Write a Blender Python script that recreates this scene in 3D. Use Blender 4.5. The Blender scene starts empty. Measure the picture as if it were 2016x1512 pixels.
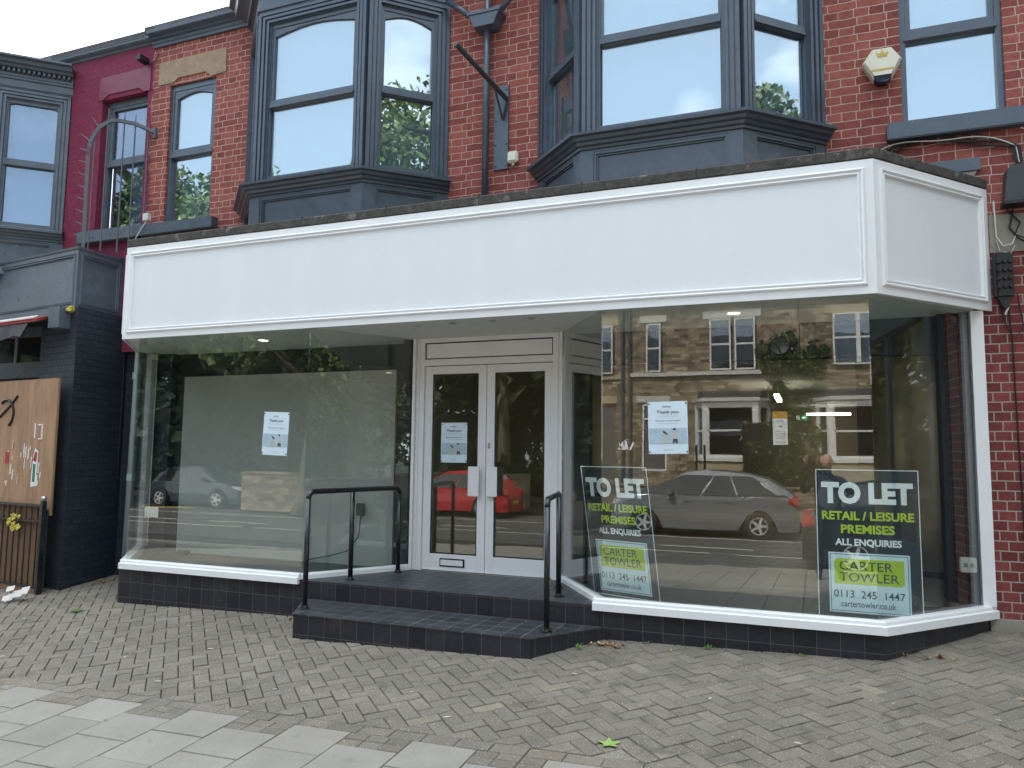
import bpy, bmesh, math, random
import numpy as np
from mathutils import Vector, Matrix
rnd = random.Random(7)
S = bpy.context.scene
COL = S.collection
R = math.radians

# ------------------------------------------------------------------ camera
# origin = the photographer's phone; X runs right along the shop wall, Y into the shop, Z up
F_PX, YAW, PITCH, ROLL = 1492.4, R(-21.56), R(5.36), R(0.646)
fw = Vector((math.sin(YAW)*math.cos(PITCH), math.cos(YAW)*math.cos(PITCH), math.sin(PITCH)))
r0 = Vector((math.cos(YAW), -math.sin(YAW), 0)); u0 = r0.cross(fw)
rt = math.cos(ROLL)*r0 + math.sin(ROLL)*u0; up = -math.sin(ROLL)*r0 + math.cos(ROLL)*u0
cd = bpy.data.cameras.new('camera'); cam = bpy.data.objects.new('camera', cd); COL.objects.link(cam)
M3 = Matrix((rt, up, -fw)).transposed(); cam.matrix_world = M3.to_4x4()
cd.sensor_width = 36; cd.lens = F_PX/2016*36; cd.clip_start = 0.02; cd.clip_end = 600
S.camera = cam
S.render.resolution_x = 1024; S.render.resolution_y = 768

# ------------------------------------------------------------------ sky, sun, exposure
W = bpy.data.worlds.new('World'); S.world = W; W.use_nodes = True
nt = W.node_tree; nt.nodes.clear()
def N(nt, typ, **kw):
    n = nt.nodes.new(typ)
    for k, v in kw.items():
        if k in n.inputs: n.inputs[k].default_value = v
        else: setattr(n, k, v)
    return n
SUN_EL, SUN_AZ = 52, -25          # behind the shop, a little to the left
sky = N(nt, 'ShaderNodeTexSky', sky_type='NISHITA'); sky.sun_disc = False
sky.sun_elevation = R(SUN_EL); sky.sun_rotation = R(SUN_AZ)
sky.dust_density = 1.5; sky.ozone_density = 1.5
tc = N(nt, 'ShaderNodeTexCoord'); sx = N(nt, 'ShaderNodeSeparateXYZ')
nt.links.new(tc.outputs['Generated'], sx.inputs[0])
noi = N(nt, 'ShaderNodeTexNoise', Scale=1.7, Detail=7.0, Roughness=0.52, Distortion=0.25)
mp = N(nt, 'ShaderNodeMapping'); mp.inputs['Location'].default_value = (3.1, 1.7, 0.4); mp.inputs['Scale'].default_value = (1, 1, 1.9)
nt.links.new(tc.outputs['Generated'], mp.inputs[0]); nt.links.new(mp.outputs[0], noi.inputs[0])
ad = N(nt, 'ShaderNodeMath', operation='MULTIPLY_ADD'); ad.inputs[1].default_value = 0.13; ad.inputs[2].default_value = 0.03
nt.links.new(sx.outputs['Y'], ad.inputs[0])
sm = N(nt, 'ShaderNodeMath', operation='ADD'); nt.links.new(noi.outputs['Fac'], sm.inputs[0]); nt.links.new(ad.outputs[0], sm.inputs[1])
cr = N(nt, 'ShaderNodeValToRGB'); cr.color_ramp.elements[0].position = 0.43; cr.color_ramp.elements[1].position = 0.64
nt.links.new(sm.outputs[0], cr.inputs[0])
mx = N(nt, 'ShaderNodeMix', data_type='RGBA'); nt.links.new(cr.outputs[0], mx.inputs[0])
hz = N(nt, 'ShaderNodeMix', data_type='RGBA'); hz.inputs[0].default_value = 0.6; hz.inputs[7].default_value = (3.9, 4.9, 5.7, 1)
nt.links.new(sky.outputs[0], hz.inputs[6]); nt.links.new(hz.outputs[2], mx.inputs[6]); mx.inputs[7].default_value = (11.6, 11.8, 11.7, 1)
bg = N(nt, 'ShaderNodeBackground', Strength=0.15); nt.links.new(mx.outputs[2], bg.inputs[0])
wo = N(nt, 'ShaderNodeOutputWorld'); nt.links.new(bg.outputs[0], wo.inputs[0])
sd = bpy.data.lights.new('sun', 'SUN'); sd.energy = 3.2; sd.angle = R(6); sd.color = (1, .93, .83)
so = bpy.data.objects.new('sun', sd); COL.objects.link(so)
sdir = Vector((math.sin(R(SUN_AZ))*math.cos(R(SUN_EL)), math.cos(R(SUN_AZ))*math.cos(R(SUN_EL)), math.sin(R(SUN_EL))))
so.rotation_euler = sdir.to_track_quat('Z', 'Y').to_euler(); so.location = (0, 0, 30)
S.view_settings.view_transform = 'Standard'; S.view_settings.look = 'None'
S.view_settings.exposure = 1.40; S.view_settings.gamma = 1
S.render.engine = 'CYCLES'
S.cycles.transparent_max_bounces = 16; S.cycles.max_bounces = 8; S.cycles.glossy_bounces = 4

# ------------------------------------------------------------------ helpers
def tag(o, label=None, cat=None, group=None, kind=None):
    if label: o['label'] = label
    if cat: o['category'] = cat
    if group: o['group'] = group
    if kind: o['kind'] = kind
    return o
def thing(name, label, cat, loc=(0, 0, 0), group=None):
    o = bpy.data.objects.new(name, None); COL.objects.link(o); o.location = loc
    o.empty_display_size = .2
    return tag(o, label, cat, group)
def origin_of(o):
    v = Vector((0, 0, 0))
    while o is not None: v += Vector(o.location); o = o.parent
    return v
class MB:
    def __init__(s, M=None): s.v = []; s.f = []; s.c = []; s.M = M
    def add(s, vs, fs, col=None):
        b = len(s.v)
        s.v += [tuple(s.M @ Vector(p)) if s.M else tuple(p) for p in vs]
        s.f += [tuple(i+b for i in f) for f in fs]; s.c += [col or (1, 1, 1)]*len(fs)
        return s
    def box(s, x0, x1, y0, y1, z0, z1, col=None):
        vs = [(x0,y0,z0),(x1,y0,z0),(x1,y1,z0),(x0,y1,z0),(x0,y0,z1),(x1,y0,z1),(x1,y1,z1),(x0,y1,z1)]
        return s.add(vs, [(0,3,2,1),(4,5,6,7),(0,1,5,4),(1,2,6,5),(2,3,7,6),(3,0,4,7)], col)
    def cbox(s, x0, x1, y0, y1, z0, z1, c, col=None):     # chamfered box
        X = sorted((x0, x1)); Y = sorted((y0, y1)); Z = sorted((z0, z1)); bm = bmesh.new()
        bmesh.ops.create_cube(bm, size=1)
        for v in bm.verts:
            v.co = Vector([(a[0]+a[1])/2+v.co[i]*(a[1]-a[0]) for i, a in enumerate((X, Y, Z))])
        bmesh.ops.bevel(bm, geom=list(bm.edges), offset=c, segments=2, affect='EDGES')
        bm.verts.index_update()
        s.add([tuple(v.co) for v in bm.verts], [tuple(v.index for v in f.verts) for f in bm.faces], col); bm.free(); return s
    def prism(s, poly, ext, col=None):      # poly: list of 3d pts, ext: vector
        n = len(poly); e = Vector(ext); p = [Vector(q) for q in poly]
        nor = Vector((0, 0, 0))
        for i in range(n): nor += p[i].cross(p[(i+1) % n])
        if nor.dot(e) > 0: p = p[::-1]
        vs = [tuple(q) for q in p]+[tuple(q+e) for q in p]
        return s.add(vs, [tuple(range(n)), tuple(range(2*n-1, n-1, -1))]+[(i, i+n, (i+1) % n+n, (i+1) % n) for i in range(n)], col)
    def tube(s, pts, r, seg=10, col=None, caps=True):
        pts = [Vector(p) for p in pts]; n = len(pts); rs = r if isinstance(r, (list, tuple)) else [r]*n
        vs = []; fs = []; prev = None
        for i, p in enumerate(pts):
            t = (pts[min(i+1, n-1)]-pts[max(i-1, 0)]).normalized()
            if prev is None:
                a = Vector((0, 0, 1)) if abs(t.z) < .9 else Vector((1, 0, 0)); nn = t.cross(a).normalized()
            else: nn = (prev-t*prev.dot(t)).normalized()
            prev = nn; b = t.cross(nn)
            for k in range(seg):
                a = 2*math.pi*k/seg; vs.append(tuple(p+(nn*math.cos(a)+b*math.sin(a))*rs[i]))
        for i in range(n-1):
            for k in range(seg):
                k2 = (k+1) % seg; fs.append((i*seg+k, i*seg+k2, (i+1)*seg+k2, (i+1)*seg+k))
        if caps: fs += [tuple(range(seg-1, -1, -1)), tuple((n-1)*seg+k for k in range(seg))]
        return s.add(vs, fs, col)
    def lathe(s, prof, c, axis='z', seg=24, col=None):   # prof: (r, h)
        vs = []; fs = []; n = len(prof)
        for r_, h in prof:
            for k in range(seg):
                a = 2*math.pi*k/seg; q = (r_*math.cos(a), r_*math.sin(a), h)
                if axis == 'y': q = (q[0], q[2], q[1])
                if axis == 'x': q = (q[2], q[0], q[1])
                vs.append((c[0]+q[0], c[1]+q[1], c[2]+q[2]))
        for i in range(n-1):
            for k in range(seg):
                k2 = (k+1) % seg; fs.append((i*seg+k, i*seg+k2, (i+1)*seg+k2, (i+1)*seg+k))
        return s.add(vs, fs+[tuple(range(seg-1, -1, -1)), tuple((n-1)*seg+k for k in range(seg))], col)
    def sweep(s, path, prof, closed=False, mapf=None, col=None):
        # path: 2d points; prof: (offset to the right of travel, height); mapf(x, y, h) -> 3d
        mapf = mapf or (lambda x, y, h: (x, y, h)); n = len(path); P = [Vector(p) for p in path]; vs = []; fs = []
        for i in range(n):
            d0 = (P[i]-P[i-1]).normalized() if (i > 0 or closed) else None
            d1 = (P[(i+1) % n]-P[i]).normalized() if (i < n-1 or closed) else None
            if d0 is None: d0 = d1
            if d1 is None: d1 = d0
            n0 = Vector((d0.y, -d0.x)); n1 = Vector((d1.y, -d1.x)); m = n0+n1; m = m/max(1e-6, m.dot(n0))
            for o, h in prof: q = P[i]+m*o; vs.append(mapf(q.x, q.y, h))
        k = len(prof)
        for i in range(n if closed else n-1):
            j = (i+1) % n
            for a in range(k-1): fs.append((i*k+a, j*k+a, j*k+a+1, i*k+a+1))
            if not closed or True: fs.append((i*k+k-1, j*k+k-1, j*k, i*k))
        if not closed: fs += [tuple(range(k)), tuple((n-1)*k+a for a in range(k-1, -1, -1))]
        return s.add(vs, fs, col)
    def build(s, name, mat, parent=None, base=None, smooth=False, fixn=True):
        b = origin_of(parent) if parent else Vector(base or (0, 0, 0))
        me = bpy.data.meshes.new(name)
        V = [tuple(Vector(p)-b) for p in s.v]
        me.from_pydata(V, [], s.f)
        if fixn and len(s.f) < 60000:
            bm = bmesh.new(); bm.from_mesh(me); bmesh.ops.recalc_face_normals(bm, faces=bm.faces); bm.to_mesh(me); bm.free()
        me.update()
        uv = me.uv_layers.new(name='UVMap'); co = np.array(s.v, dtype=np.float64) if s.v else np.zeros((0, 3))
        nf = len(me.polygons); nl = len(me.loops)
        li = np.empty(nl, np.int32); me.loops.foreach_get('vertex_index', li)
        nor = np.empty(nf*3); me.polygons.foreach_get('normal', nor); nor = nor.reshape(-1, 3)
        tot = np.empty(nf, np.int32); me.polygons.foreach_get('loop_total', tot)
        ln = np.repeat(nor, tot, axis=0); p = co[li]
        h = np.hypot(ln[:, 0], ln[:, 1])+1e-9; tx = -ln[:, 1]/h; ty = ln[:, 0]/h
        flat = np.abs(ln[:, 2]) > .7
        u = np.where(flat, p[:, 0], p[:, 0]*tx+p[:, 1]*ty); v = np.where(flat, p[:, 1], p[:, 2])
        uv.data.foreach_set('uv', np.stack([u, v], 1).ravel())
        if any(c != (1, 1, 1) for c in s.c[:4000]) or (s.c and s.c[-1] != (1, 1, 1)):
            ca = me.color_attributes.new('tint', 'FLOAT_COLOR', 'CORNER')
            cc = np.repeat(np.array([(*c, 1) for c in s.c]), tot, axis=0); ca.data.foreach_set('color', cc.ravel())
        if smooth: me.polygons.foreach_set('use_smooth', [True]*nf)
        if mat: me.materials.append(mat)
        o = bpy.data.objects.new(name, me); COL.objects.link(o)
        if parent: o.parent = parent
        else: o.location = b
        return o
def face_frame(p0, p1, z=0):      # local x along the face, y inward, z up
    d = (Vector(p1)-Vector(p0)).normalized()
    return Matrix(((d.x, -d.y, 0, p0[0]), (d.y, d.x, 0, p0[1]), (0, 0, 1, z), (0, 0, 0, 1))), (Vector(p1)-Vector(p0)).length
def ring(mb, u0, u1, z0, z1, w, n0, n1, wb=None, wt=None):
    wb = w if wb is None else wb; wt = w if wt is None else wt
    mb.box(u0, u1, n0, n1, z0, z0+wb); mb.box(u0, u1, n0, n1, z1-wt, z1)
    mb.box(u0, u0+w, n0, n1, z0+wb, z1-wt); mb.box(u1-w, u1, n0, n1, z0+wb, z1-wt)
def wall(mb, x0, x1, z0, z1, y, holes, depth=.1):
    xs = sorted({x0, x1, *[h[0] for h in holes], *[h[1] for h in holes]}); zs = sorted({z0, z1, *[h[2] for h in holes], *[h[3] for h in holes]})
    for a, b in zip(xs, xs[1:]):
        for c, d in zip(zs, zs[1:]):
            m = ((a+b)/2, (c+d)/2)
            if not any(h[0] < m[0] < h[1] and h[2] < m[1] < h[3] for h in holes):
                mb.add([(a, y, c), (b, y, c), (b, y, d), (a, y, d)], [(0, 1, 2, 3)])
    for h in holes:
        a, b, c, d = h
        mb.add([(a,y,c),(a,y+depth,c),(a,y+depth,d),(a,y,d)], [(0,1,2,3)]); mb.add([(b,y,c),(b,y+depth,c),(b,y+depth,d),(b,y,d)], [(3,2,1,0)])
        mb.add([(a,y,c),(b,y,c),(b,y+depth,c),(a,y+depth,c)], [(3,2,1,0)]); mb.add([(a,y,d),(b,y,d),(b,y+depth,d),(a,y+depth,d)], [(0,1,2,3)])

# ------------------------------------------------------------------ materials
def mat(name, col, rough=.55, metal=0, var=.12, vs=6, bump=0, bs=60, dirt=None, spec=.5, attr=False, coat=0, fine=0, stretch=None, specks=None):
    m = bpy.data.materials.new(name); m.use_nodes = True; t = m.node_tree; b = t.nodes['Principled BSDF']
    b.inputs['Roughness'].default_value = rough; b.inputs['Metallic'].default_value = metal
    b.inputs['Specular IOR Level'].default_value = spec; b.inputs['Coat Weight'].default_value = coat
    L = t.links; g = N(t, 'ShaderNodeNewGeometry'); pos = g.outputs['Position']
    if stretch:
        sm_ = N(t, 'ShaderNodeMapping'); sm_.inputs['Scale'].default_value = stretch; L.new(pos, sm_.inputs[0]); pos = sm_.outputs[0]
    n1 = N(t, 'ShaderNodeTexNoise', Scale=float(vs), Detail=5.0, Roughness=.65); L.new(pos, n1.inputs[0])
    mr = N(t, 'ShaderNodeMapRange'); mr.inputs[1].default_value = .3; mr.inputs[2].default_value = .7
    mr.inputs[3].default_value = 1-var; mr.inputs[4].default_value = 1+var; L.new(n1.outputs['Fac'], mr.inputs[0])
    cm = N(t, 'ShaderNodeMix', data_type='RGBA', blend_type='MULTIPLY'); cm.inputs[0].default_value = 1
    cm.inputs[6].default_value = (*col, 1); L.new(mr.outputs[0], cm.inputs[7]); out = cm.outputs[2]
    if attr:
        a = N(t, 'ShaderNodeAttribute', attribute_name='tint'); c2 = N(t, 'ShaderNodeMix', data_type='RGBA', blend_type='MULTIPLY')
        c2.inputs[0].default_value = 1; L.new(out, c2.inputs[6]); L.new(a.outputs['Color'], c2.inputs[7]); out = c2.outputs[2]
    if fine:
        n3 = N(t, 'ShaderNodeTexNoise', Scale=260.0, Detail=2.0); L.new(pos, n3.inputs[0])
        m3 = N(t, 'ShaderNodeMapRange'); m3.inputs[1].default_value = .3; m3.inputs[2].default_value = .75; m3.inputs[3].default_value = 1-fine; m3.inputs[4].default_value = 1+fine
        L.new(n3.outputs['Fac'], m3.inputs[0]); c3 = N(t, 'ShaderNodeMix', data_type='RGBA', blend_type='MULTIPLY'); c3.inputs[0].default_value = 1
        L.new(out, c3.inputs[6]); L.new(m3.outputs[0], c3.inputs[7]); out = c3.outputs[2]
    if dirt:
        dc, th, ds = dirt
        n2 = N(t, 'ShaderNodeTexNoise', Scale=float(ds), Detail=8.0, Roughness=.7); L.new(pos, n2.inputs[0])
        rr = N(t, 'ShaderNodeMapRange'); rr.inputs[1].default_value = th; rr.inputs[2].default_value = th+.08; L.new(n2.outputs['Fac'], rr.inputs[0])
        dm = N(t, 'ShaderNodeMix', data_type='RGBA'); L.new(rr.outputs[0], dm.inputs[0]); L.new(out, dm.inputs[6]); dm.inputs[7].default_value = (*dc, 1); out = dm.outputs[2]
    if specks:
        sc_, th, scale = specks; n5 = N(t, 'ShaderNodeTexNoise', Scale=float(scale), Detail=1.0); L.new(pos, n5.inputs[0])
        r5 = N(t, 'ShaderNodeMapRange'); r5.inputs[1].default_value = th; r5.inputs[2].default_value = th+.03; L.new(n5.outputs['Fac'], r5.inputs[0])
        d5 = N(t, 'ShaderNodeMix', data_type='RGBA'); L.new(r5.outputs[0], d5.inputs[0]); L.new(out, d5.inputs[6]); d5.inputs[7].default_value = (*sc_, 1); out = d5.outputs[2]
    L.new(out, b.inputs['Base Color'])
    n4 = N(t, 'ShaderNodeMapRange'); n4.inputs[3].default_value = rough-.08; n4.inputs[4].default_value = min(1, rough+.1)
    L.new(n1.outputs['Fac'], n4.inputs[0]); L.new(n4.outputs[0], b.inputs['Roughness'])
    if bump:
        nb = N(t, 'ShaderNodeTexNoise', Scale=float(bs), Detail=6.0, Roughness=.6); L.new(pos, nb.inputs[0])
        bp = N(t, 'ShaderNodeBump', Strength=bump, Distance=.01); L.new(nb.outputs['Fac'], bp.inputs['Height']); L.new(bp.outputs[0], b.inputs['Normal'])
    return m
def emit(name, col, s):
    m = bpy.data.materials.new(name); m.use_nodes = True; b = m.node_tree.nodes['Principled BSDF']
    b.inputs['Base Color'].default_value = (*col, 1); b.inputs['Emission Color'].default_value = (*col, 1); b.inputs['Emission Strength'].default_value = s
    return m
def brickmat(name, c1, c2, mortar, bw=.225, bh=.075, ms=.009, off=.5, bump=.5, rough=.85, pink=None, stain=None, mvar=.25, wob=.004, sq=1.0, sqf=2, mb2=None, voff=0):
    m = bpy.data.materials.new(name); m.use_nodes = True; t = m.node_tree; L = t.links; b = t.nodes['Principled BSDF']
    b.inputs['Specular IOR Level'].default_value = .25
    uv = N(t, 'ShaderNodeUVMap', uv_map='UVMap'); g = N(t, 'ShaderNodeNewGeometry')
    wn = N(t, 'ShaderNodeTexNoise', Scale=7.0, Detail=2.0); L.new(uv.outputs[0], wn.inputs[0])
    ws = N(t, 'ShaderNodeVectorMath', operation='SCALE'); ws.inputs['Scale'].default_value = wob*2; L.new(wn.outputs['Color'], ws.inputs[0])
    vo = N(t, 'ShaderNodeVectorMath', operation='ADD'); vo.inputs[1].default_value = (0, voff, 0); L.new(uv.outputs[0], vo.inputs[0]); wa = N(t, 'ShaderNodeVectorMath', operation='ADD'); L.new(vo.outputs[0], wa.inputs[0]); L.new(ws.outputs[0], wa.inputs[1])
    br = N(t, 'ShaderNodeTexBrick', offset=off, offset_frequency=2, squash=sq, squash_frequency=sqf)
    L.new(wa.outputs[0], br.inputs['Vector'])
    for k, v in {'Color1': (0, 0, 0, 1), 'Color2': (1, 1, 1, 1), 'Mortar': (0, 0, 0, 1), 'Scale': 1.0, 'Mortar Size': ms/2, 'Mortar Smooth': .35, 'Bias': 0.0, 'Brick Width': bw, 'Row Height': bh}.items(): br.inputs[k].default_value = v
    mix = N(t, 'ShaderNodeValToRGB'); e = mix.color_ramp.elements; e[0].color = (*c1, 1); e[1].color = (*c2, 1)
    em = e.new(.55); em.color = (*[(a+b_)/2*1.06 for a, b_ in zip(c1, c2)], 1)
    L.new(br.outputs['Color'], mix.inputs[0]); out = mix.outputs[0]
    n1 = N(t, 'ShaderNodeTexNoise', Scale=22.0, Detail=6.0, Roughness=.7); L.new(g.outputs['Position'], n1.inputs[0])
    mr = N(t, 'ShaderNodeMapRange'); mr.inputs[1].default_value = .25; mr.inputs[2].default_value = .75; mr.inputs[3].default_value = 1-mvar; mr.inputs[4].default_value = 1+mvar; L.new(n1.outputs['Fac'], mr.inputs[0])
    cm = N(t, 'ShaderNodeMix', data_type='RGBA', blend_type='MULTIPLY'); cm.inputs[0].default_value = 1; L.new(out, cm.inputs[6]); L.new(mr.outputs[0], cm.inputs[7]); out = cm.outputs[2]
    n2 = N(t, 'ShaderNodeTexNoise', Scale=2.2, Detail=8.0, Roughness=.72); L.new(g.outputs['Position'], n2.inputs[0])
    if stain:
        rr = N(t, 'ShaderNodeMapRange'); rr.inputs[1].default_value = stain[1]; rr.inputs[2].default_value = stain[1]+.15; L.new(n2.outputs['Fac'], rr.inputs[0])
        rs = N(t, 'ShaderNodeMath', operation='MULTIPLY'); rs.inputs[1].default_value = stain[2]; L.new(rr.outputs[0], rs.inputs[0])
        dm = N(t, 'ShaderNodeMix', data_type='RGBA'); L.new(rs.outputs[0], dm.inputs[0]); L.new(out, dm.inputs[6]); dm.inputs[7].default_value = (*stain[0], 1); out = dm.outputs[2]
    mm = N(t, 'ShaderNodeMix', data_type='RGBA'); L.new(br.outputs['Fac'], mm.inputs[0]); L.new(out, mm.inputs[6])
    if mb2:   # mortar that varies in tone
        mo = N(t, 'ShaderNodeMix', data_type='RGBA'); L.new(n2.outputs['Fac'], mo.inputs[0]); mo.inputs[6].default_value = (*mortar, 1); mo.inputs[7].default_value = (*mb2, 1); L.new(mo.outputs[2], mm.inputs[7])
    else: mm.inputs[7].default_value = (*mortar, 1)
    out = mm.outputs[2]
    if pink:
        s_ = N(t, 'ShaderNodeSeparateXYZ'); L.new(g.outputs['Position'], s_.inputs[0])
        a1 = N(t, 'ShaderNodeMath', operation='MULTIPLY_ADD'); a1.inputs[1].default_value = .34; L.new(n2.outputs['Fac'], a1.inputs[0]); L.new(s_.outputs['X'], a1.inputs[2])
        r1 = N(t, 'ShaderNodeMapRange'); r1.inputs[1].default_value = -7.405; r1.inputs[2].default_value = -7.36; r1.inputs[3].default_value = 1; r1.inputs[4].default_value = 0; L.new(a1.outputs[0], r1.inputs[0])
        pc = N(t, 'ShaderNodeMix', data_type='RGBA', blend_type='MULTIPLY'); pc.inputs[0].default_value = 1; pc.inputs[6].default_value = (*pink, 1); L.new(mr.outputs[0], pc.inputs[7])
        pm = N(t, 'ShaderNodeMix', data_type='RGBA'); L.new(r1.outputs[0], pm.inputs[0]); L.new(out, pm.inputs[6]); L.new(pc.outputs[2], pm.inputs[7]); out = pm.outputs[2]
    L.new(out, b.inputs['Base Color']); b.inputs['Roughness'].default_value = rough
    h = N(t, 'ShaderNodeMath', operation='MULTIPLY_ADD'); h.inputs[1].default_value = -1.0; L.new(br.outputs['Fac'], h.inputs[0])
    hn = N(t, 'ShaderNodeMath', operation='MULTIPLY'); hn.inputs[1].default_value = .9; L.new(n1.outputs['Fac'], hn.inputs[0]); L.new(hn.outputs[0], h.inputs[2])
    bp = N(t, 'ShaderNodeBump', Strength=bump, Distance=.012); L.new(h.outputs[0], bp.inputs['Height']); L.new(bp.outputs[0], b.inputs['Normal'])
    return m
def glassmat(name, ior=1.6, tint=(.9, .95, .93), wave=.0, rough=0.0, gl=(1, 1, 1)):
    m = bpy.data.materials.new(name); m.use_nodes = True; t = m.node_tree; t.nodes.clear(); L = t.links
    g = N(t, 'ShaderNodeNewGeometry'); mi = N(t, 'ShaderNodeMix', data_type='FLOAT'); mi.inputs[2].default_value = ior; mi.inputs[3].default_value = 1/ior
    L.new(g.outputs['Backfacing'], mi.inputs[0]); fr = N(t, 'ShaderNodeFresnel'); L.new(mi.outputs[0], fr.inputs['IOR'])
    gs = N(t, 'ShaderNodeBsdfGlossy', Roughness=rough, Color=(*gl, 1)); tr = N(t, 'ShaderNodeBsdfTransparent', Color=(*tint, 1))
    if wave:
        wn = N(t, 'ShaderNodeTexNoise', Scale=1.3, Detail=1.0); L.new(g.outputs['Position'], wn.inputs[0])
        bp = N(t, 'ShaderNodeBump', Strength=1.0, Distance=wave); L.new(wn.outputs['Fac'], bp.inputs['Height']); L.new(bp.outputs[0], gs.inputs['Normal'])
    ms = N(t, 'ShaderNodeMixShader'); L.new(fr.outputs[0], ms.inputs[0]); L.new(tr.outputs[0], ms.inputs[1]); L.new(gs.outputs[0], ms.inputs[2])
    o = N(t, 'ShaderNodeOutputMaterial'); L.new(ms.outputs[0], o.inputs[0]); return m

M = {}
M['white'] = mat('white gloss paint', (.79, .805, .82), .32, var=.02, vs=3, bump=.03, bs=25)
M['panelwhite'] = mat('white fascia board', (.75, .775, .80), .38, var=.022, vs=4, stretch=(1, 1, .22), bump=.02, bs=8)
M['door'] = mat('white powder coated aluminium', (.74, .74, .75), .35, var=.02)
M['slate'] = mat('slate grey gloss paint', (.074, .094, .124), .30, var=.14, vs=9, bump=.12, bs=28, dirt=((.055, .068, .088), .60, 14), coat=.15)
M['slate2'] = mat('weathered grey paint', (.095, .117, .143), .48, var=.18, vs=7, bump=.25, bs=30, dirt=((.045, .05, .055), .60, 9))
M['brick'] = brickmat('red brick with cream mortar', (.215, .058, .049), (.345, .106, .084), (.37, .265, .225), bw=.229, bh=.0755, ms=.009, off=.37, sq=.52, sqf=2, bump=.6, stain=((.27, .20, .17), .60, .5), mvar=.28, pink=(.20, .033, .068), mb2=(.60, .50, .42), wob=.011)
M['brick2'] = brickmat('machine made red brick', (.14, .034, .034), (.235, .06, .055), (.30, .26, .23), bw=.229, bh=.0755, ms=.011, off=.5, sq=.5, sqf=2, bump=.6, mvar=.25, mb2=(.42, .37, .33), wob=.003)
M['brickblack'] = brickmat('brick painted blue black', (.026, .034, .047), (.036, .046, .062), (.014, .019, .027), bump=1.0, rough=.5, mvar=.2, stain=((.035, .037, .045), .56, .7), ms=.008)
M['tile'] = brickmat('blue black glazed tile', (.021, .021, .027), (.033, .033, .040), (.10, .095, .085), bw=.152, bh=.152, ms=.005, voff=.094, off=0, bump=.12, rough=.34, mvar=.2, wob=.0, stain=((.10, .085, .075), .58, .45))
M['tilefloor'] = brickmat('dark slate floor tile', (.030, .034, .043), (.05, .053, .06), (.14, .135, .13), bw=.152, bh=.152, ms=.010, off=0, bump=.25, rough=.42, mvar=.35, wob=.0, stain=((.11, .105, .10), .57, .4))
M['seam'] = mat('panel seam', (.62, .64, .66), .6)
M['coping'] = mat('dark weathered stone coping', (.065, .06, .055), .9, var=.45, vs=14, bump=.6, bs=50, dirt=((.17, .16, .14), .57, 8), fine=.4)
M['stone'] = mat('brown sandstone', (.33, .235, .155), .85, var=.22, vs=9, bump=.3, bs=40, dirt=((.16, .12, .085), .6, 5), fine=.12)
M['greystone'] = mat('grey stone block', (.27, .25, .21), .85, var=.2, vs=9, bump=.3, bs=40)
M['glass'] = glassmat('shop window glass', 1.75, (.96, .985, .97), wave=.0005)
M['doorglass'] = glassmat('door glass', 1.75, (.92, .95, .93), wave=.0003)
M['lowglass'] = glassmat('plain glass', 1.22, (.9, .9, .88))
M['upglass'] = glassmat('upper window glass', 3.5, (.8, .86, .88), wave=.003, gl=(.92, .97, 1))
M['oldglass'] = glassmat('old sash glass', 2.3, (.7, .76, .82), wave=.006, gl=(.8, .88, 1))
M['blind'] = mat('pale roller blind', (.42, .47, .50), .8, var=.04)
M['darkroom'] = mat('dark painted interior', (.018, .022, .028), .7, var=.2)
M['backboard'] = mat('pale window backing board', (.36, .365, .345), .75, var=.05, vs=1.5)
M['intwhite'] = mat('off white interior paint', (.62, .63, .60), .7, var=.04)
M['beige'] = mat('beige interior wall', (.42, .38, .29), .8, var=.06, vs=2)
M['floorpale'] = brickmat('pale wood floor', (.33, .29, .23), (.44, .39, .32), (.2, .17, .14), bw=1.2, bh=.15, ms=.004, off=.3, bump=.05, rough=.4, mvar=.1, wob=0)
M['deck'] = mat('dark display floor', (.035, .045, .05), .45, var=.3, vs=5)
M['black'] = mat('black powder coat', (.008, .009, .011), .28, var=.2, coat=.3)
M['blackmatt'] = mat('black plastic', (.012, .012, .013), .5, var=.2)
M['greyplastic'] = mat('dark grey plastic', (.045, .047, .052), .5, var=.15)
M['iron'] = mat('grey iron', (.10, .105, .12), .5, var=.3, vs=30, dirt=((.06, .035, .02), .64, 30))
M['pipegrey'] = mat('pale blue grey pipe', (.30, .38, .40), .5, var=.1, dirt=((.16, .2, .2), .62, 20))
M['cream'] = mat('aged cream plastic', (.72, .69, .56), .4, var=.06)
M['gold'] = mat('gold print', (.55, .40, .08), .5, var=.05)
M['navy'] = mat('navy lens', (.01, .014, .05), .2, var=.05)
M['paper'] = mat('white poster paper', (.62, .74, .82), .55, var=.02)
M['ink'] = mat('dark print', (.05, .06, .08), .6, var=.05)
M['inkgrey'] = mat('grey print', (.22, .26, .30), .6, var=.05)
M['postersea'] = mat('printed sea photograph', (.38, .50, .58), .6, var=.12, vs=20)
M['coatg'] = mat('printed pale green coat', (.42, .47, .40), .6, var=.1)
M['coatp'] = mat('printed pink coat', (.52, .44, .42), .6, var=.1)
M['boardnavy'] = mat('navy board print', (.012, .026, .036), .42, var=.06)
M['boardwhite'] = mat('white board print', (.88, .93, .96), .45, var=.02)
M['paleblue'] = mat('pale blue board panel', (.66, .84, .92), .45, var=.02)
M['lime'] = mat('lime print', (.46, .62, .03), .45, var=.03)
M['limet'] = mat('lime lettering', (.52, .68, .05), .45, var=.03)
M['slateink'] = mat('slate lettering', (.05, .09, .11), .45, var=.03)
M['ply'] = mat('plywood', (.34, .20, .115), .7, var=.3, vs=9, stretch=(1, 1, .16), dirt=((.16, .085, .05), .60, 11))
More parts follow.
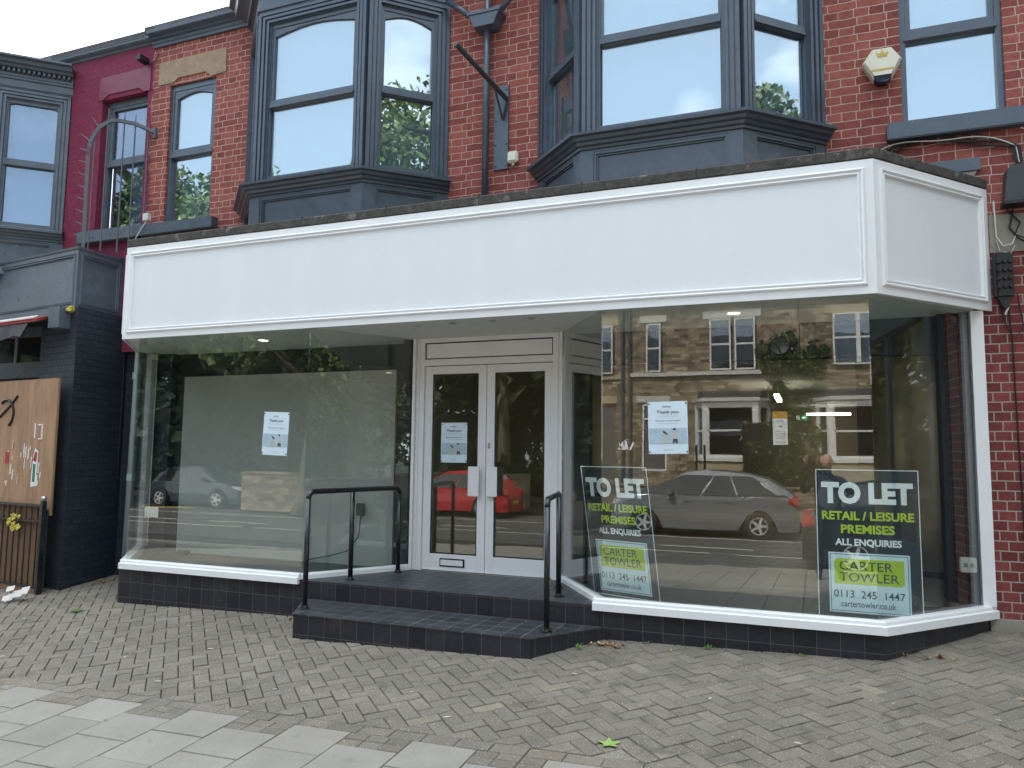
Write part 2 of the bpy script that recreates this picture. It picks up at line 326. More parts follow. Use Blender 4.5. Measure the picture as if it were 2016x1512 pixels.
M['slat'] = mat('stained timber slat', (.17, .095, .05), .7, var=.3, vs=22, stretch=(1, 1, .1), dirt=((.09, .05, .03), .6, 6))
M['paint'] = mat('white paint marks', (.7, .7, .7), .6)
M['red'] = mat('faded red canvas', (.32, .035, .04), .7, var=.2)
M['blackcanvas'] = mat('black canvas', (.02, .02, .022), .7, var=.2)
M['yellow'] = mat('yellow foam', (.45, .36, .06), .8, var=.4, vs=40, bump=.5)
M['joint'] = mat('mossy paving joint', (.042, .032, .024), .95, var=.4, vs=18, bump=.5, bs=90, dirt=((.05, .065, .03), .6, 12))
M['block'] = mat('grey concrete block', (.190, .169, .137), .88, specks=((.62, .60, .54), .70, 130), var=.2, vs=1.6, bump=.45, bs=220, attr=True, fine=.42, dirt=((.125, .115, .09), .57, 3.1))
M['slab'] = mat('pale concrete slab', (.262, .246, .214), .85, var=.10, vs=3, bump=.2, bs=200, attr=True, fine=.22, dirt=((.19, .18, .155), .60, 5))
M['asphalt'] = mat('asphalt', (.085, .082, .078), .9, var=.2, vs=2, bump=.4, bs=120, fine=.3)
M['roadpaint'] = mat('white road paint', (.55, .54, .5), .7, var=.15, vs=12)
M['yellowline'] = mat('yellow road paint', (.5, .38, .05), .7, var=.15)
M['kerb'] = mat('stone kerb', (.24, .225, .2), .85, var=.2)
M['housestone'] = brickmat('coursed sandstone', (.14, .105, .072), (.43, .345, .245), (.20, .165, .12), bw=.34, bh=.11, ms=.014, off=.43, bump=1, mvar=.35, wob=.02, sq=.7, sqf=3, stain=((.055, .042, .034), .52, .75))
M['ashlar'] = mat('painted stone lintel', (.55, .54, .50), .7, var=.08, vs=5)
M['ashlar2'] = mat('pale sandstone lintel', (.45, .37, .25), .8, var=.12, vs=5)
M['upvc'] = mat('white window frame', (.75, .75, .74), .4, var=.02)
M['roofslate'] = brickmat('roof slate', (.05, .05, .055), (.10, .10, .11), (.02, .02, .02), bw=.3, bh=.22, ms=.01, bump=.5, rough=.6)
M['housedoor'] = mat('grey house door', (.11, .11, .11), .45, var=.05)
M['curtain'] = mat('pale curtain', (.55, .58, .54), .8, var=.12, vs=10)
M['leafg'] = mat('plane tree leaf', (.075, .13, .028), .5, var=.45, vs=1.2, attr=True)
M['leafd'] = mat('dark evergreen leaf', (.028, .055, .018), .55, var=.5, vs=1.2, attr=True)
M['ivy'] = mat('ivy leaf', (.06, .10, .025), .5, var=.4, vs=2, attr=True)
M['bark'] = mat('pale flaking bark', (.22, .18, .125), .9, var=.35, vs=7, bump=.7, bs=18, dirt=((.10, .08, .055), .52, 5))
M['carred'] = mat('red car paint', (.50, .015, .025), .25, var=.03, coat=.8)
M['cargrey'] = mat('grey car paint', (.26, .27, .29), .3, metal=.4, var=.03, coat=.7)
M['carblack'] = mat('black car paint', (.012, .012, .014), .25, var=.03, coat=.9)
M['carblue'] = mat('dark blue car paint', (.03, .04, .055), .25, var=.03, coat=.9)
M['carsilver'] = mat('silver car paint', (.5, .5, .5), .3, metal=.6, var=.03, coat=.6)
M['tyre'] = mat('tyre rubber', (.015, .015, .015), .8)
M['alloy'] = mat('alloy wheel', (.62, .62, .62), .35, metal=.2)
M['carglass'] = glassmat('tinted car glass', 1.7, (.10, .12, .12))
M['tail'] = mat('red tail light', (.45, .01, .01), .2, coat=1)
M['lampglass'] = mat('clear headlight', (.6, .62, .65), .15, coat=1)
M['skin'] = mat('skin', (.50, .28, .20), .5, var=.06)
M['vest'] = mat('grey quilted gilet', (.10, .11, .125), .6, var=.1)
M['jersey'] = mat('black clothing', (.012, .013, .016), .8, var=.1)
M['signyellow'] = mat('yellow sign panel', (.70, .42, .02), .5, var=.03)
M['exitgreen'] = mat('green exit sign', (.01, .16, .06), .5)
M['cwin'] = mat('dark car window', (.015, .018, .02), .08, var=.02, coat=1)
M['tube'] = emit('lit strip lamp', (1, .93, .76), 8)
M['down'] = emit('lit downlight', (1, .93, .80), 2.2)
M['chrome'] = mat('satin metal', (.5, .5, .5), .3, metal=.9)
M['dead'] = mat('dead leaf', (.28, .15, .06), .7, var=.4, vs=60)
M['deadpale'] = mat('pale dead leaf', (.46, .32, .17), .7, var=.3, vs=60)
M['fresh'] = mat('fresh leaf', (.26, .38, .10), .6, var=.2, vs=50)
M['weed'] = mat('weed', (.10, .20, .03), .6, var=.3, vs=60)
M['litter'] = mat('pale litter', (.60, .58, .53), .7, var=.05)
M['decal'] = mat('pale cloth', (.5, .5, .46), .6, var=.3, vs=14)
M['maroon'] = mat('maroon gloss paint', (.18, .030, .058), .5, var=.2, vs=8)

# ------------------------------------------------------------------ text
def text(s, u0, u1, z0, z1, Mx, m, name, parent, bold=0.0, mirror=False, y=-.001, ext=.0006):
    cu = bpy.data.curves.new('t', 'FONT'); cu.body = s; cu.size = 1; cu.offset = bold; cu.extrude = 0.0; cu.resolution_u = 3
    to = bpy.data.objects.new('t', cu); me = bpy.data.meshes.new_from_object(to); bpy.data.objects.remove(to); bpy.data.curves.remove(cu)
    co = [v.co.copy() for v in me.vertices]; fs = [tuple(p.vertices) for p in me.polygons]; bpy.data.meshes.remove(me)
    if not co: return None
    xa, xb = min(c.x for c in co), max(c.x for c in co); za, zb = min(c.y for c in co), max(c.y for c in co)
    return (co, fs, xa, xb, za, zb, u0, u1, z0, z1, y)
def lettering(items, Mx, m, name, parent, label=None):
    for it in items:
        co, fs, xa, xb, za, zb, u0, u1, z0, z1, y = it; mb = MB(Mx)
        mb.add([(u0+(c.x-xa)/(xb-xa)*(u1-u0), y, z0+(c.y-za)/(zb-za)*(z1-z0)) for c in co], fs)
        mb.build(name, m, parent, fixn=False)
def tx(s, u0, u1, z0, z1, bold=0., y=-.0015): return text(s, u0, u1, z0, z1, None, None, None, None, bold, y=y)

# ------------------------------------------------------------------ ground and paving
KY = -2.35
def gz(x, y):
    x = max(-14., min(7., x)); return -1.35+.025*(x-.45)+.062*(y-5.8)
ROADZ = -1.96
def struct(mb, name, m, **k): return tag(mb.build(name, m, None, **k), kind='structure')
mb = MB()
mb.add([(-300, -300, -2.15), (300, -300, -2.15), (300, 300, -2.15), (-300, 300, -2.15)], [(0, 1, 2, 3)])
struct(mb, 'ground', M['asphalt'])
mb = MB(); xs = [-60, -14, -10, -6, -2, 2, 7, 40]
for a, b in zip(xs, xs[1:]):
    for c, d in ((KY, 3), (3, 9)):
        mb.add([(a, c, gz(a, c)-.016), (b, c, gz(b, c)-.016), (b, d, gz(b, d)-.016), (a, d, gz(a, d)-.016)], [(0, 1, 2, 3)])
struct(mb, 'paving_bed', M['joint'])
def clip(poly, a, b, c):       # keep a*x+b*y >= c
    out = []
    for i in range(len(poly)):
        p, q = poly[i-1], poly[i]; dp = a*p[0]+b*p[1]-c; dq = a*q[0]+b*q[1]-c
        if (dp >= 0) != (dq >= 0): t = dp/(dp-dq); out.append((p[0]+t*(q[0]-p[0]), p[1]+t*(q[1]-p[1])))
        if dq >= 0: out.append(q)
    return out
def block(mb, poly, gap, ch, col, tilt=.0025, zj=.0015):
    n = len(poly)
    if n < 3: return
    A = sum(poly[i-1][0]*poly[i][1]-poly[i][0]*poly[i-1][1] for i in range(n))/2
    if abs(A) < .0006: return
    if A < 0: poly = poly[::-1]
    def inset(d):
        o = []
        for i in range(n):
            p0, p1, p2 = Vector(poly[i-1]), Vector(poly[i]), Vector(poly[(i+1) % n])
            if (p1-p0).length < 1e-5 or (p2-p1).length < 1e-5: o.append(p1); continue
            a = (p1-p0).normalized(); b = (p2-p1).normalized(); na = Vector((-a.y, a.x)); nb = Vector((-b.y, b.x)); m = na+nb
            o.append(p1+m*(d/max(.35, m.dot(na))))
        return o
    o1 = inset(gap); o2 = inset(gap+ch); cx = sum(p[0] for p in poly)/n; cy = sum(p[1] for p in poly)/n
    ax, ay, dz = rnd.gauss(0, tilt*4), rnd.gauss(0, tilt*4), rnd.gauss(0, zj)
    f = lambda p, h: (p[0], p[1], gz(p[0], p[1])+dz+(p[0]-cx)*ax+(p[1]-cy)*ay+h)
    vs = [f(p, -.02) for p in o1]+[f(p, -.0035) for p in o1]+[f(p, 0) for p in o2]
    fs = [tuple(range(2*n, 3*n))]
    for i in range(n):
        j = (i+1) % n; fs += [(i, j, n+j, n+i), (n+i, n+j, 2*n+j, 2*n+i)]
    mb.add(vs, fs, col)
def bcol():
    k = rnd.gauss(1, .07); h = rnd.gauss(0, .012)
    if rnd.random() < .012: k *= 1.22; return (k*1.01, k, k*.94)
    if rnd.random() < .02: return (k*1.04, k*.97, k*.93)
    return (k*(1+h), k, k*(1-h*1.2))
def shopclip(poly): return poly
hb = MB(); ca, sa = math.cos(R(45)), math.sin(R(45)); u = .1
HB0 = 3.865
def inblocked(cx, cy):    # under the shop itself
    if -6.35 < cx < .25 and cy > 6.0: return True
    if cy > 7.3: return True
    return False
for m_ in range(-95, 96):
    for n_ in range(-70, 71):
        ox, oy = m_+2*n_, m_-2*n_
        for (a, b, w, h) in ((0, 0, 2, 1), (2, -1, 1, 2)):
            x0, y0 = (ox+a)*u, (oy+b)*u; cx0, cy0 = x0+w*u/2, y0+h*u/2
            X = -3.0+cx0*ca-cy0*sa; Y = 5.2+cx0*sa+cy0*ca
            if not (-10.5 < X < 3.2 and HB0-.15 < Y < 7.4) or inblocked(X, Y): continue
            P = []
            for (p, q) in ((x0, y0), (x0+w*u, y0), (x0+w*u, y0+h*u), (x0, y0+h*u)):
                P.append((-3.0+p*ca-q*sa, 5.2+p*sa+q*ca))
            P = clip(P, 0, 1, HB0)
            block(hb, P, .0034, .0035, bcol(), zj=.0016)
x = -10.6
while x < 3.3:       # soldier course
    block(hb, [(x, HB0-.1), (x+.2, HB0-.1), (x+.2, HB0), (x, HB0)], .002, .0035, bcol()); x += .2
SP, SL = .3835, .357
slabs = MB()
for i in range(-26, 18):
    x0 = -3.575+i*SP; odd = i % 2
    top = 3.765 if odd == 0 else 3.61
    # infill of small cut blocks above the short rows
    if odd:
        for k in range(2):
            for j in range(3):
                block(hb, [(x0+j*SP/3, 3.61+k*.0775), (x0+(j+1)*SP/3, 3.61+k*.0775), (x0+(j+1)*SP/3, 3.61+(k+1)*.0775), (x0+j*SP/3, 3.61+(k+1)*.0775)], .002, .003, bcol())
    y1 = top if odd == 0 else 3.61
    first = y1; ys = [y1]
    y = (3.46 if odd == 0 else 3.29)
    while y > KY+.16: ys.append(y); y -= SL
    ys.append(KY+.15)
    for a, b in zip(ys, ys[1:]):
        if a-b < .03: continue
        k = rnd.gauss(1, .035); h = rnd.gauss(0, .008)
        block(slabs, [(x0, b), (x0+SP, b), (x0+SP, a), (x0, a)], .0038, .0025, (k*(1+h), k, k*(1-h)), tilt=.0007, zj=.001)
struct(hb, 'block_paving', M['block'], fixn=False)
struct(slabs, 'slab_paving', M['slab'], fixn=False)
# kerb, road, far pavement
mb = MB()
for i in range(-66, 45):
    a = i*.91; b = a+.905; ga = (gz(a, KY)+gz(b, KY))/2
    mb.cbox(a, b, KY, KY+.148, -2.1, ga+.002, .012)
struct(mb, 'kerb', M['kerb'])
mb = MB(); mb.box(-120, 120, -9.9, KY-.002, -2.14, ROADZ)
struct(mb, 'road', M['asphalt'])
mb = MB()
for i in range(-14, 8): mb.box(i*3.2, i*3.2+2.0, -5.56, -5.46, ROADZ+.001, ROADZ+.004)
for i in range(-8, 8): mb.box(i*6-1.5, i*6+4.0, -4.55, -4.47, ROADZ+.001, ROADZ+.004)
for i in range(-8, 5): mb.box(i*6.1, i*6.1+5.8, -7.55, -7.46, ROADZ+.001, ROADZ+.004)
struct(mb, 'road_markings', M['roadpaint'])
mb = MB()
mb.tube([(-24+6*math.cos(a), -12+3.6*math.sin(a), ROADZ+.003) for a in [R(d) for d in range(20, 75, 5)]], .03, 6)
struct(mb, 'yellow_line', M['yellowline'])
mb = MB(); mb.box(-60, 60, -12.6, -9.9, -2.1, ROADZ+.11)
struct(mb, 'far_pavement', M['slab'])
mb = MB(); mb.box(-60, 60, -60, -12.6, -2.1, -1.7)
struct(mb, 'far_ground', M['joint'])

# ================================================================== SHOP BUILDING
WY = 6.8
shop = thing('shop_building', 'red brick shop with a blank white fascia, grey bay windows and recessed white doors', 'shop', (-2.5, 6.8, -1.3))
HB_W1 = (-7.27, -6.55, 2.72, 4.50)      # small casement
HB_W2 = (.765, 1.50, 2.72, 4.62)        # window by the alarm
NB_W = (-8.42, -7.64, 2.76, 4.50)       # neighbour's sash in the pink wall
mb = MB()
wall(mb, -7.62, 9.5, 2.0, 5.19, WY, [HB_W1, HB_W2, (-5.95, -3.45, 2.2, 5.2), (-2.36, .12, 2.2, 5.2)], .12)
lw = MB(); wall(lw, 1.20, 9.5, -1.5, 1.62, WY, [(1.95, 7.05, -.8, 1.3)], .8); lw.build('lower_brick_wall', M['brick2'], shop); wall(mb, 1.20, 9.5, 1.62, 2.0, WY, [], .12)
mb.add([(9.5, WY, -1.5), (9.5, 18, -1.5), (9.5, 18, 5.1), (9.5, WY, 5.1)], [(0, 1, 2, 3)])
mb.box(-7.3, 9.5, WY+.13, WY+.23, 1.35, 2.2)
mb.build('brick_wall', M['brick'], shop)
mb = MB(); mb.box(1.22, 1.62, WY-.05, WY+.06, -1.35, -1.185); mb.box(1.63, 2.4, WY-.055, WY+.06, -1.35, -1.18); mb.box(2.41, 3.3, WY-.05, WY+.06, -1.35, -1.185)
mb.build('stone_base', M['greystone'], shop)
# roof and eaves
mb = MB(); mb.prism([(-7.65, 6.70, 5.20), (9.6, 6.70, 5.20), (9.6, 12.5, 8.1), (-7.65, 12.5, 8.1)], (0, 0, .08)); mb.box(-7.3, 9.4, 7.2, 17.9, 4.95, 5.05)
mb.build('roof', M['roofslate'], shop)
EAV = [(0, 5.03), (.025, 5.03), (.03, 5.06), (.045, 5.075), (.05, 5.10), (.075, 5.11), (.085, 5.13), (.12, 5.145), (.14, 5.16), (.145, 5.20), (0, 5.215)]
mb = MB(); mb.sweep([(-7.57, WY), (9.5, WY)], EAV); mb.build('gutter_cornice', M['slate'], shop)
# sandstone lintel over the casement, with a shallow arched head cut into it
mb = MB(); mb.prism([(-7.46, WY-.012, 4.53), (-7.22, WY-.012, 4.53), (-7.14, WY-.012, 4.58), (-6.72, WY-.012, 4.58), (-6.62, WY-.012, 4.51), (-6.40, WY-.012, 4.53), (-6.41, WY-.012, 4.83), (-7.46, WY-.012, 4.82)], (0, .13, 0))
mb.build('stone_lintel', M['stone'], shop)
def casement(parent, x0, x1, z0, z1, zm, arch, fm, gm, wname='casement_window', y=WY+.03, back=True, fw_=.05):
    w = MB(); y1 = y+.07
    ring(w, x0, x1, z0, z1, .045, y, y1, .05, .07)
    w.box(x0+.045, x1-.045, y-.006, y1-.01, zm-.028, zm+.028)
    w.box(x0+.03, x1-.03, y-.018, y, zm-.034, zm-.012)
    ring(w, x0+.047, x1-.047, zm+.03, z1-.072, .04, y+.008, y1-.015)
    if arch:
        a0, a1 = x0+.087, x1-.087; zt = z1-.112; n = 14; pts = [(a0, y+.01, zt+.001)]
        for k in range(n+1):
            t = k/n; pts.append((a0+(a1-a0)*t, y+.01, zt-.06+.055*math.sin(math.pi*t)))
        pts.append((a1, y+.01, zt+.001)); w.prism(pts, (0, .04, 0))
    f = w.build(wname, fm, parent)
    g = MB(); g.box(x0+.08, x1-.08, y+.035, y+.043, zm+.06, z1-.105); g.box(x0+.04, x1-.04, y+.045, y+.053, z0+.045, zm-.024)
    g.build('pane', gm, f)
    if back:
        k = MB(); k.box(x0-.05, x1+.05, y+.16, y+.17, z0-.05, z1+.05); k.build('blind', M['blind'], f)
    return f
casement(shop, *HB_W1, 3.61, True, M['slate'], M['upglass'])
casement(shop, *HB_W2[:2], 2.75, 4.62, 3.52, False, M['slate'], M['upglass'])
mb = MB(); mb.cbox(-7.66, -6.42, WY-.10, WY+.08, 2.60, 2.735, .008); mb.build('window_sill', M['slate'], shop); mb = MB(); mb.cbox(.64, 2.25, WY-.09, WY+.08, 2.61, 2.755, .008)
mb.build('window_sill', M['slate'], shop)

# ---------------------------------------------------------------- bay windows
def bay(parent, dx, pm, gm, ztop=4.70, frieze=4.98, crown=None, dent=False, mg=.19, apron=True, blind=True, name='bay_window'):
    P = [(-2.44+dx, WY), (-1.83+dx, 6.20), (-.455+dx, 6.20), (.18+dx, WY)]
    w = MB()
    # corner posts are solid; face frames are built between them
    core = MB()
    faces = []
    for a, b in zip(P, P[1:]):
        Mx, L = face_frame(a, b); faces.append((Mx, L)); f = MB(Mx)
        m0 = .015
        for wd, n in ((.034, -.012), (.014, .010), (.030, -.004), (.016, .020), (.026, .006), (.018, .034)):
            ring(f, m0, L-m0, 2.80+m0*.35, ztop-m0*.9, wd, n, .11, wd*.4, wd); m0 += wd
        gl = mg; zb, zt = 2.885, 4.56-.045
        # fixed frame, upper sash, meeting rail, lower light
        ring(f, m0, L-m0, 2.83, ztop-.13, gl-m0-.03 if gl-m0 > .04 else .015, .045, .12, .055, .05)
        ring(f, gl-.032, L-gl+.032, 3.69, 4.585, .032, .052, .10)
        f.box(gl-.02, L-gl+.02, .040, .11, 3.628, 3.712); f.box(gl-.02, L-gl+.02, .024, .05, 3.632, 3.655)
        n = 16; pts = [(gl-.002, .055, 4.5535)]
        for k in range(n+1):
            t = k/n; pts.append((gl-.002+(L-2*gl+.004)*t, .055, 4.43+.065*math.sin(math.pi*t)))
        pts.append((L-gl+.002, .055, 4.5535)); f.prism(pts, (0, .05, 0))
        w.v += f.v; off = len(w.v)-len(f.v); w.f += [tuple(i+off for i in q) for q in f.f]; w.c += f.c
    root = w.build(name, pm, parent)
    g = MB(); bl = MB()
    for Mx, L in faces:
        g.M = Mx; bl.M = Mx
        g.box(mg-.01, L-mg+.01, .075, .083, 3.70, 4.56); g.box(mg-.01, L-mg+.01, .080, .088, 2.87, 3.64)
        if blind: bl.box(.03, L-.03, .15, .16, 2.8, 4.62)
    g.build('pane', gm, root)
    if blind: bl.build('blind', M['blind'], root)
    # sill and its moulded underside, apron with raised panels
    s_ = MB(); SIL = [(-.12, 2.835), (-.12, 2.645), (-.005, 2.645), (-.005, 2.662), (.012, 2.667), (.015, 2.688), (.037, 2.697), (.05, 2.718), (.076, 2.728), (.088, 2.753), (.125, 2.760), (.128, 2.785), (0.0, 2.832)]
    s_.sweep(P, SIL); s_.build('sill', pm, root)
    ap = MB(); ap.sweep(P, [(-.14, 2.645), (-.14, 2.2), (.016, 2.2), (.016, 2.265), (.0, 2.275), (.0, 2.30), (-.035, 2.31), (-.035, 2.645)])
    for Mx, L in faces:
        ap.M = Mx; ap.box(.0, .12, -.004, .05, 2.31, 2.642); ap.box(L-.12, L-.0, -.004, .05, 2.31, 2.642)
        ring(ap, .12, L-.12, 2.31, 2.642, .022, .006, .05); ring(ap, .142, L-.142, 2.332, 2.62, .014, .020, .05)
    ap.M = None; ap.build('apron', pm, root)
    c = MB(); h = frieze
    c.sweep(P, [(-.15, ztop), (0, ztop), (0.0, ztop+.012), (.014, ztop+.016), (.014, ztop+.03), (0, ztop+.036), (0, h-.04), (.02, h-.03), (.02, h), (-.15, h)])
    if crown is None: crown = [(0, 0), (.06, .0), (.07, .05), (.12, .08), (.19, .10), (.21, .17), (.27, .20), (.29, .26), (.31, .30), (.31, .36), (0, .40)]
    c.sweep(P, [(-.1, h)]+[(a, h+b) for a, b in crown[0:]]+[(-.1, h+crown[-1][1])])
    if dent:
        for Mx, L in faces:
            c.M = Mx; k = .03
            while k < L-.02: c.box(k, k+.028, -.075, -.02, h+.045, h+.085); k += .056
        c.M = None
    c.prism([(p[0], p[1], h+crown[-1][1]-.01) for p in P], (0, 0, .05))
    c.build('cornice', pm, root)
    return root
b2 = bay(shop, 0, M['slate'], M['upglass']); b2['label'] = 'bay window on the right, its wide middle pane full of blue sky'
b1 = bay(shop, -3.60, M['slate'], M['upglass']); b1['label'] = 'bay window on the left, a cloud mirrored in its front pane'
bay(shop, 8.2, M['slate'], M['upglass'])

# ---------------------------------------------------------------- fascia, coping, flat roof
FP = [(-7.55, WY), (-6.68, 5.80), (.455, 5.80), (1.335, WY)]
FB, FT = 1.16, 2.135
mb = MB(); mb.sweep(FP, [(-.03, FB+.01), (-.008, FB+.01), (-.008, FT-.01), (-.03, FT-.01)])
fas = mb.build('fascia', M['panelwhite'], shop)
mb = MB()
for a, b in zip(FP, FP[1:]):
    Mx, L = face_frame(a, b)
    e0, e1 = 0, L
    path = [(e0, FB), (e0, FT), (e1, FT), (e1, FB)]
    prof = [(0, -.008), (0, .0), (.055, .0), (.06, .006), (.066, .017), (.074, .019), (.082, .012), (.088, .004), (.094, .012), (.102, .014), (.108, .006), (.112, -.004), (.112, -.02)]
    prof = [(0, -.02)]+prof
    mb.sweep(path, prof, True, mapf=lambda x_, y_, h, Mx=Mx: tuple(Mx @ Vector((x_, -h, y_))))
mb.build('moulding', M['white'], fas)
mb = MB(); mb.sweep([(FP[0][0], WY), FP[1], FP[2], (FP[3][0], WY)], [(-.30, FT+.003), (-.008, FT+.003), (.006, FT+.012), (.006, FT+.078), (-.012, FT+.092), (-.26, FT+.11), (-.26, FT+.02)])
jt = MB()
for x_ in np.arange(-6.3, .4, .92): jt.box(x_, x_+.006, 5.7925, 5.9, FT+.004, FT+.095)
mb.build('coping', M['coping'], shop); jt.build('coping_joint', M['blackmatt'], shop)
mb = MB(); mb.prism([(-7.3, WY, FT+.03), (-6.5, 5.98, FT+.03), (.27, 5.98, FT+.03), (1.1, WY, FT+.03)], (0, 0, .07)); mb.build('flat_roof', M['coping'], shop)
mb = MB()
mb.box(-1.83, -1.8285, 5.8075, 5.812, FB+.11, FT-.11)
mb.build('panel_seam', M['seam'], fas)
# soffit: porch ceiling and window ceilings
GA = [(-7.25, 6.79), (-6.48, 5.83), (-4.34, 5.83), (-3.76, 6.76)]
GB = [(-2.16, 6.76), (-1.54, 5.83), (.40, 5.83), (1.20, 6.79)]
mb = MB(); mb.prism([(-7.5, 7.04, 1.166), (-7.5, 6.78, 1.166), (-6.66, 5.823, 1.166), (.44, 5.823, 1.166), (1.19, 6.70, 1.166), (1.19, 7.04, 1.166)], (0, 0, .03))
mb.build('soffit', M['intwhite'], shop)
for i, (x_, y_) in enumerate([(-2.95, 6.02), (-2.57, 6.02), (-2.2, 6.0), (-3.32, 6.06)]):
    d = MB(); d.lathe([(.001, 1.1645), (.032, 1.1645), (.036, 1.160), (.022, 1.159), (.018, 1.1625), (.001, 1.1625)], (x_, y_, 0), seg=16)
    d.build('downlight_trim', M['chrome'], shop)

# ---------------------------------------------------------------- shop windows
def pane(parent, a, b, z0, z1, m, th=.010, name='pane'):
    Mx, L = face_frame(a, b); g = MB(Mx); g.box(.003, L-.003, 0, th, z0, z1); return g.build(name, m, parent)
def winframe(path, name, lab):
    s_ = MB(); s_.sweep(path, [(-.06, -1.18), (.055, -1.18), (.055, -1.125), (.047, -1.12), (.035, -1.12), (.035, -1.10), (.028, -1.088), (-.02, -1.088), (-.02, -1.10), (-.06, -1.10)])
    o = s_.build(name, M['white'], shop); o['label'] = lab; return o
wa = winframe([(-6.52, 5.83), (-4.34, 5.83)], 'display_window', 'display window left of the entrance, pale backing board behind')
wb = winframe([(-1.60, 5.83), (.42, 5.83), (1.24, WY-.002)], 'display_window', 'display window right of the entrance with two boards inside')
for w_, P in ((wa, GA), (wb, GB)):
    for a, b in zip(P, P[1:]): pane(w_, a, b, -1.10, 1.165, M['glass'])
s_ = MB()     # low frames along the splays to the door, end posts
s_.sweep([GA[2], GA[3]], [(-.03, -1.155), (.02, -1.155), (.02, -1.105), (.012, -1.09), (-.03, -1.09)])
s_.sweep([(-7.36, WY), (-6.50, 5.83)], [(-.05, -1.18), (.03, -1.18), (.03, -1.09), (-.05, -1.09)])
s_.build('window_frame', M['white'], wa)
s_ = MB(); s_.box(-7.36, -7.28, 6.76, 6.84, -1.1, 1.16); s_.build('end_post', M['white'], wa)
s_ = MB(); s_.sweep([GB[0], GB[1]], [(-.03, -1.155), (.02, -1.155), (.02, -1.105), (.012, -1.09), (-.03, -1.09)])
s_.build('window_frame', M['white'], wb)
s_ = MB(); s_.box(1.175, 1.262, 6.735, WY+.02, -1.09, 1.16); s_.build('end_post', M['white'], wb)
# tiled stall riser under the windows
mb = MB(); mb.sweep([(-7.3, WY), (-6.55, 5.815), (-4.36, 5.815), (-4.30, 5.86)], [(-.3, -1.7), (0, -1.7), (0, -1.18), (-.3, -1.18)])
mb.build('stall_riser', M['tile'], shop)
mb = MB(); mb.sweep([(-1.60, 5.86), (-1.56, 5.815), (.43, 5.815), (1.25, WY)], [(-.3, -1.7), (0, -1.7), (0, -1.18), (-.3, -1.18)])
mb.build('stall_riser', M['tile'], shop)
# platform and lower step
pl = [(-4.34, 5.80), (-1.55, 5.80), (-2.17, 6.79), (-3.76, 6.79)]
mb = MB(); mb.prism([(-4.37, 5.808, -1.7), (-1.55, 5.808, -1.7), (-2.12, 6.85, -1.7), (-3.80, 6.85, -1.7)], (0, 0, .548))
plat = mb.build('platform', M['tile'], shop)
mb = MB(); mb.prism([(x_, y_, -1.152) for x_, y_ in ((-4.362, 5.803), (-1.556, 5.803), (-2.12, 6.84), (-3.80, 6.84))], (0, 0, .009)); mb.build('floor_tiles', M['tilefloor'], plat)
mb = MB(); mb.prism([(-3.95, 5.22, -1.7), (-1.905, 5.22, -1.7), (-1.52, 5.80, -1.7), (-4.27, 5.80, -1.7)], (0, 0, .39))
stp = mb.build('step', M['tile'], shop)
mb = MB(); mb.prism([(-3.955, 5.214, -1.3095), (-1.90, 5.214, -1.3095), (-1.515, 5.80, -1.3095), (-4.275, 5.80, -1.3095)], (0, 0, .008)); mb.build('floor_tiles', M['tilefloor'], stp)
# ---------------------------------------------------------------- door set
DX0, DX1, DM, DZ0, DZT = -3.72, -2.18, -2.955, -1.14, .89
mb = MB(); y0, y1 = 6.80, 6.87
mb.box(DX0, DX0+.085, y0-.02, y1, DZ0, 1.166); mb.box(DX1-.085, DX1, y0-.02, y1, DZ0, 1.166)
mb.box(DX0-.03, DX0, y0-.055, y1, DZ0, 1.166); mb.box(DX1, DX1+.02, y0-.055, y1, DZ0, 1.166)
mb.box(DX0+.025, DX0+.035, y0-.03, y0-.02, DZ0, 1.166); mb.box(DX1-.04, DX1-.03, y0-.03, y0-.02, DZ0, 1.166)
mb.box(DX0+.085, DX1-.085, y0-.02, y1, DZT, .955); mb.box(DX0+.085, DX1-.085, y0-.02, y1, 1.125, 1.166)
mb.box(DX0+.085, DX1-.085, y0-.03, y1-.01, .93, .945)
mb.box(DX0+.10, DX1-.10, y0-.004, y1-.02, .968, 1.112)
mb.box(DX0+.085, DX1-.085, y1-.03, y1-.005, .955, 1.125)
dset = mb.build('door_frame', M['door'], shop)
mb = MB(); ring(mb, DX0+.086, DX1-.086, .9555, 1.1245, .012, y0+.004, y1-.02); mb.build('gasket', M['blackmatt'], dset)
mb = MB(); mb.box(DX0, DX1, y0-.03, y1, -1.146, -1.139); mb.build('threshold', M['chrome'], dset)
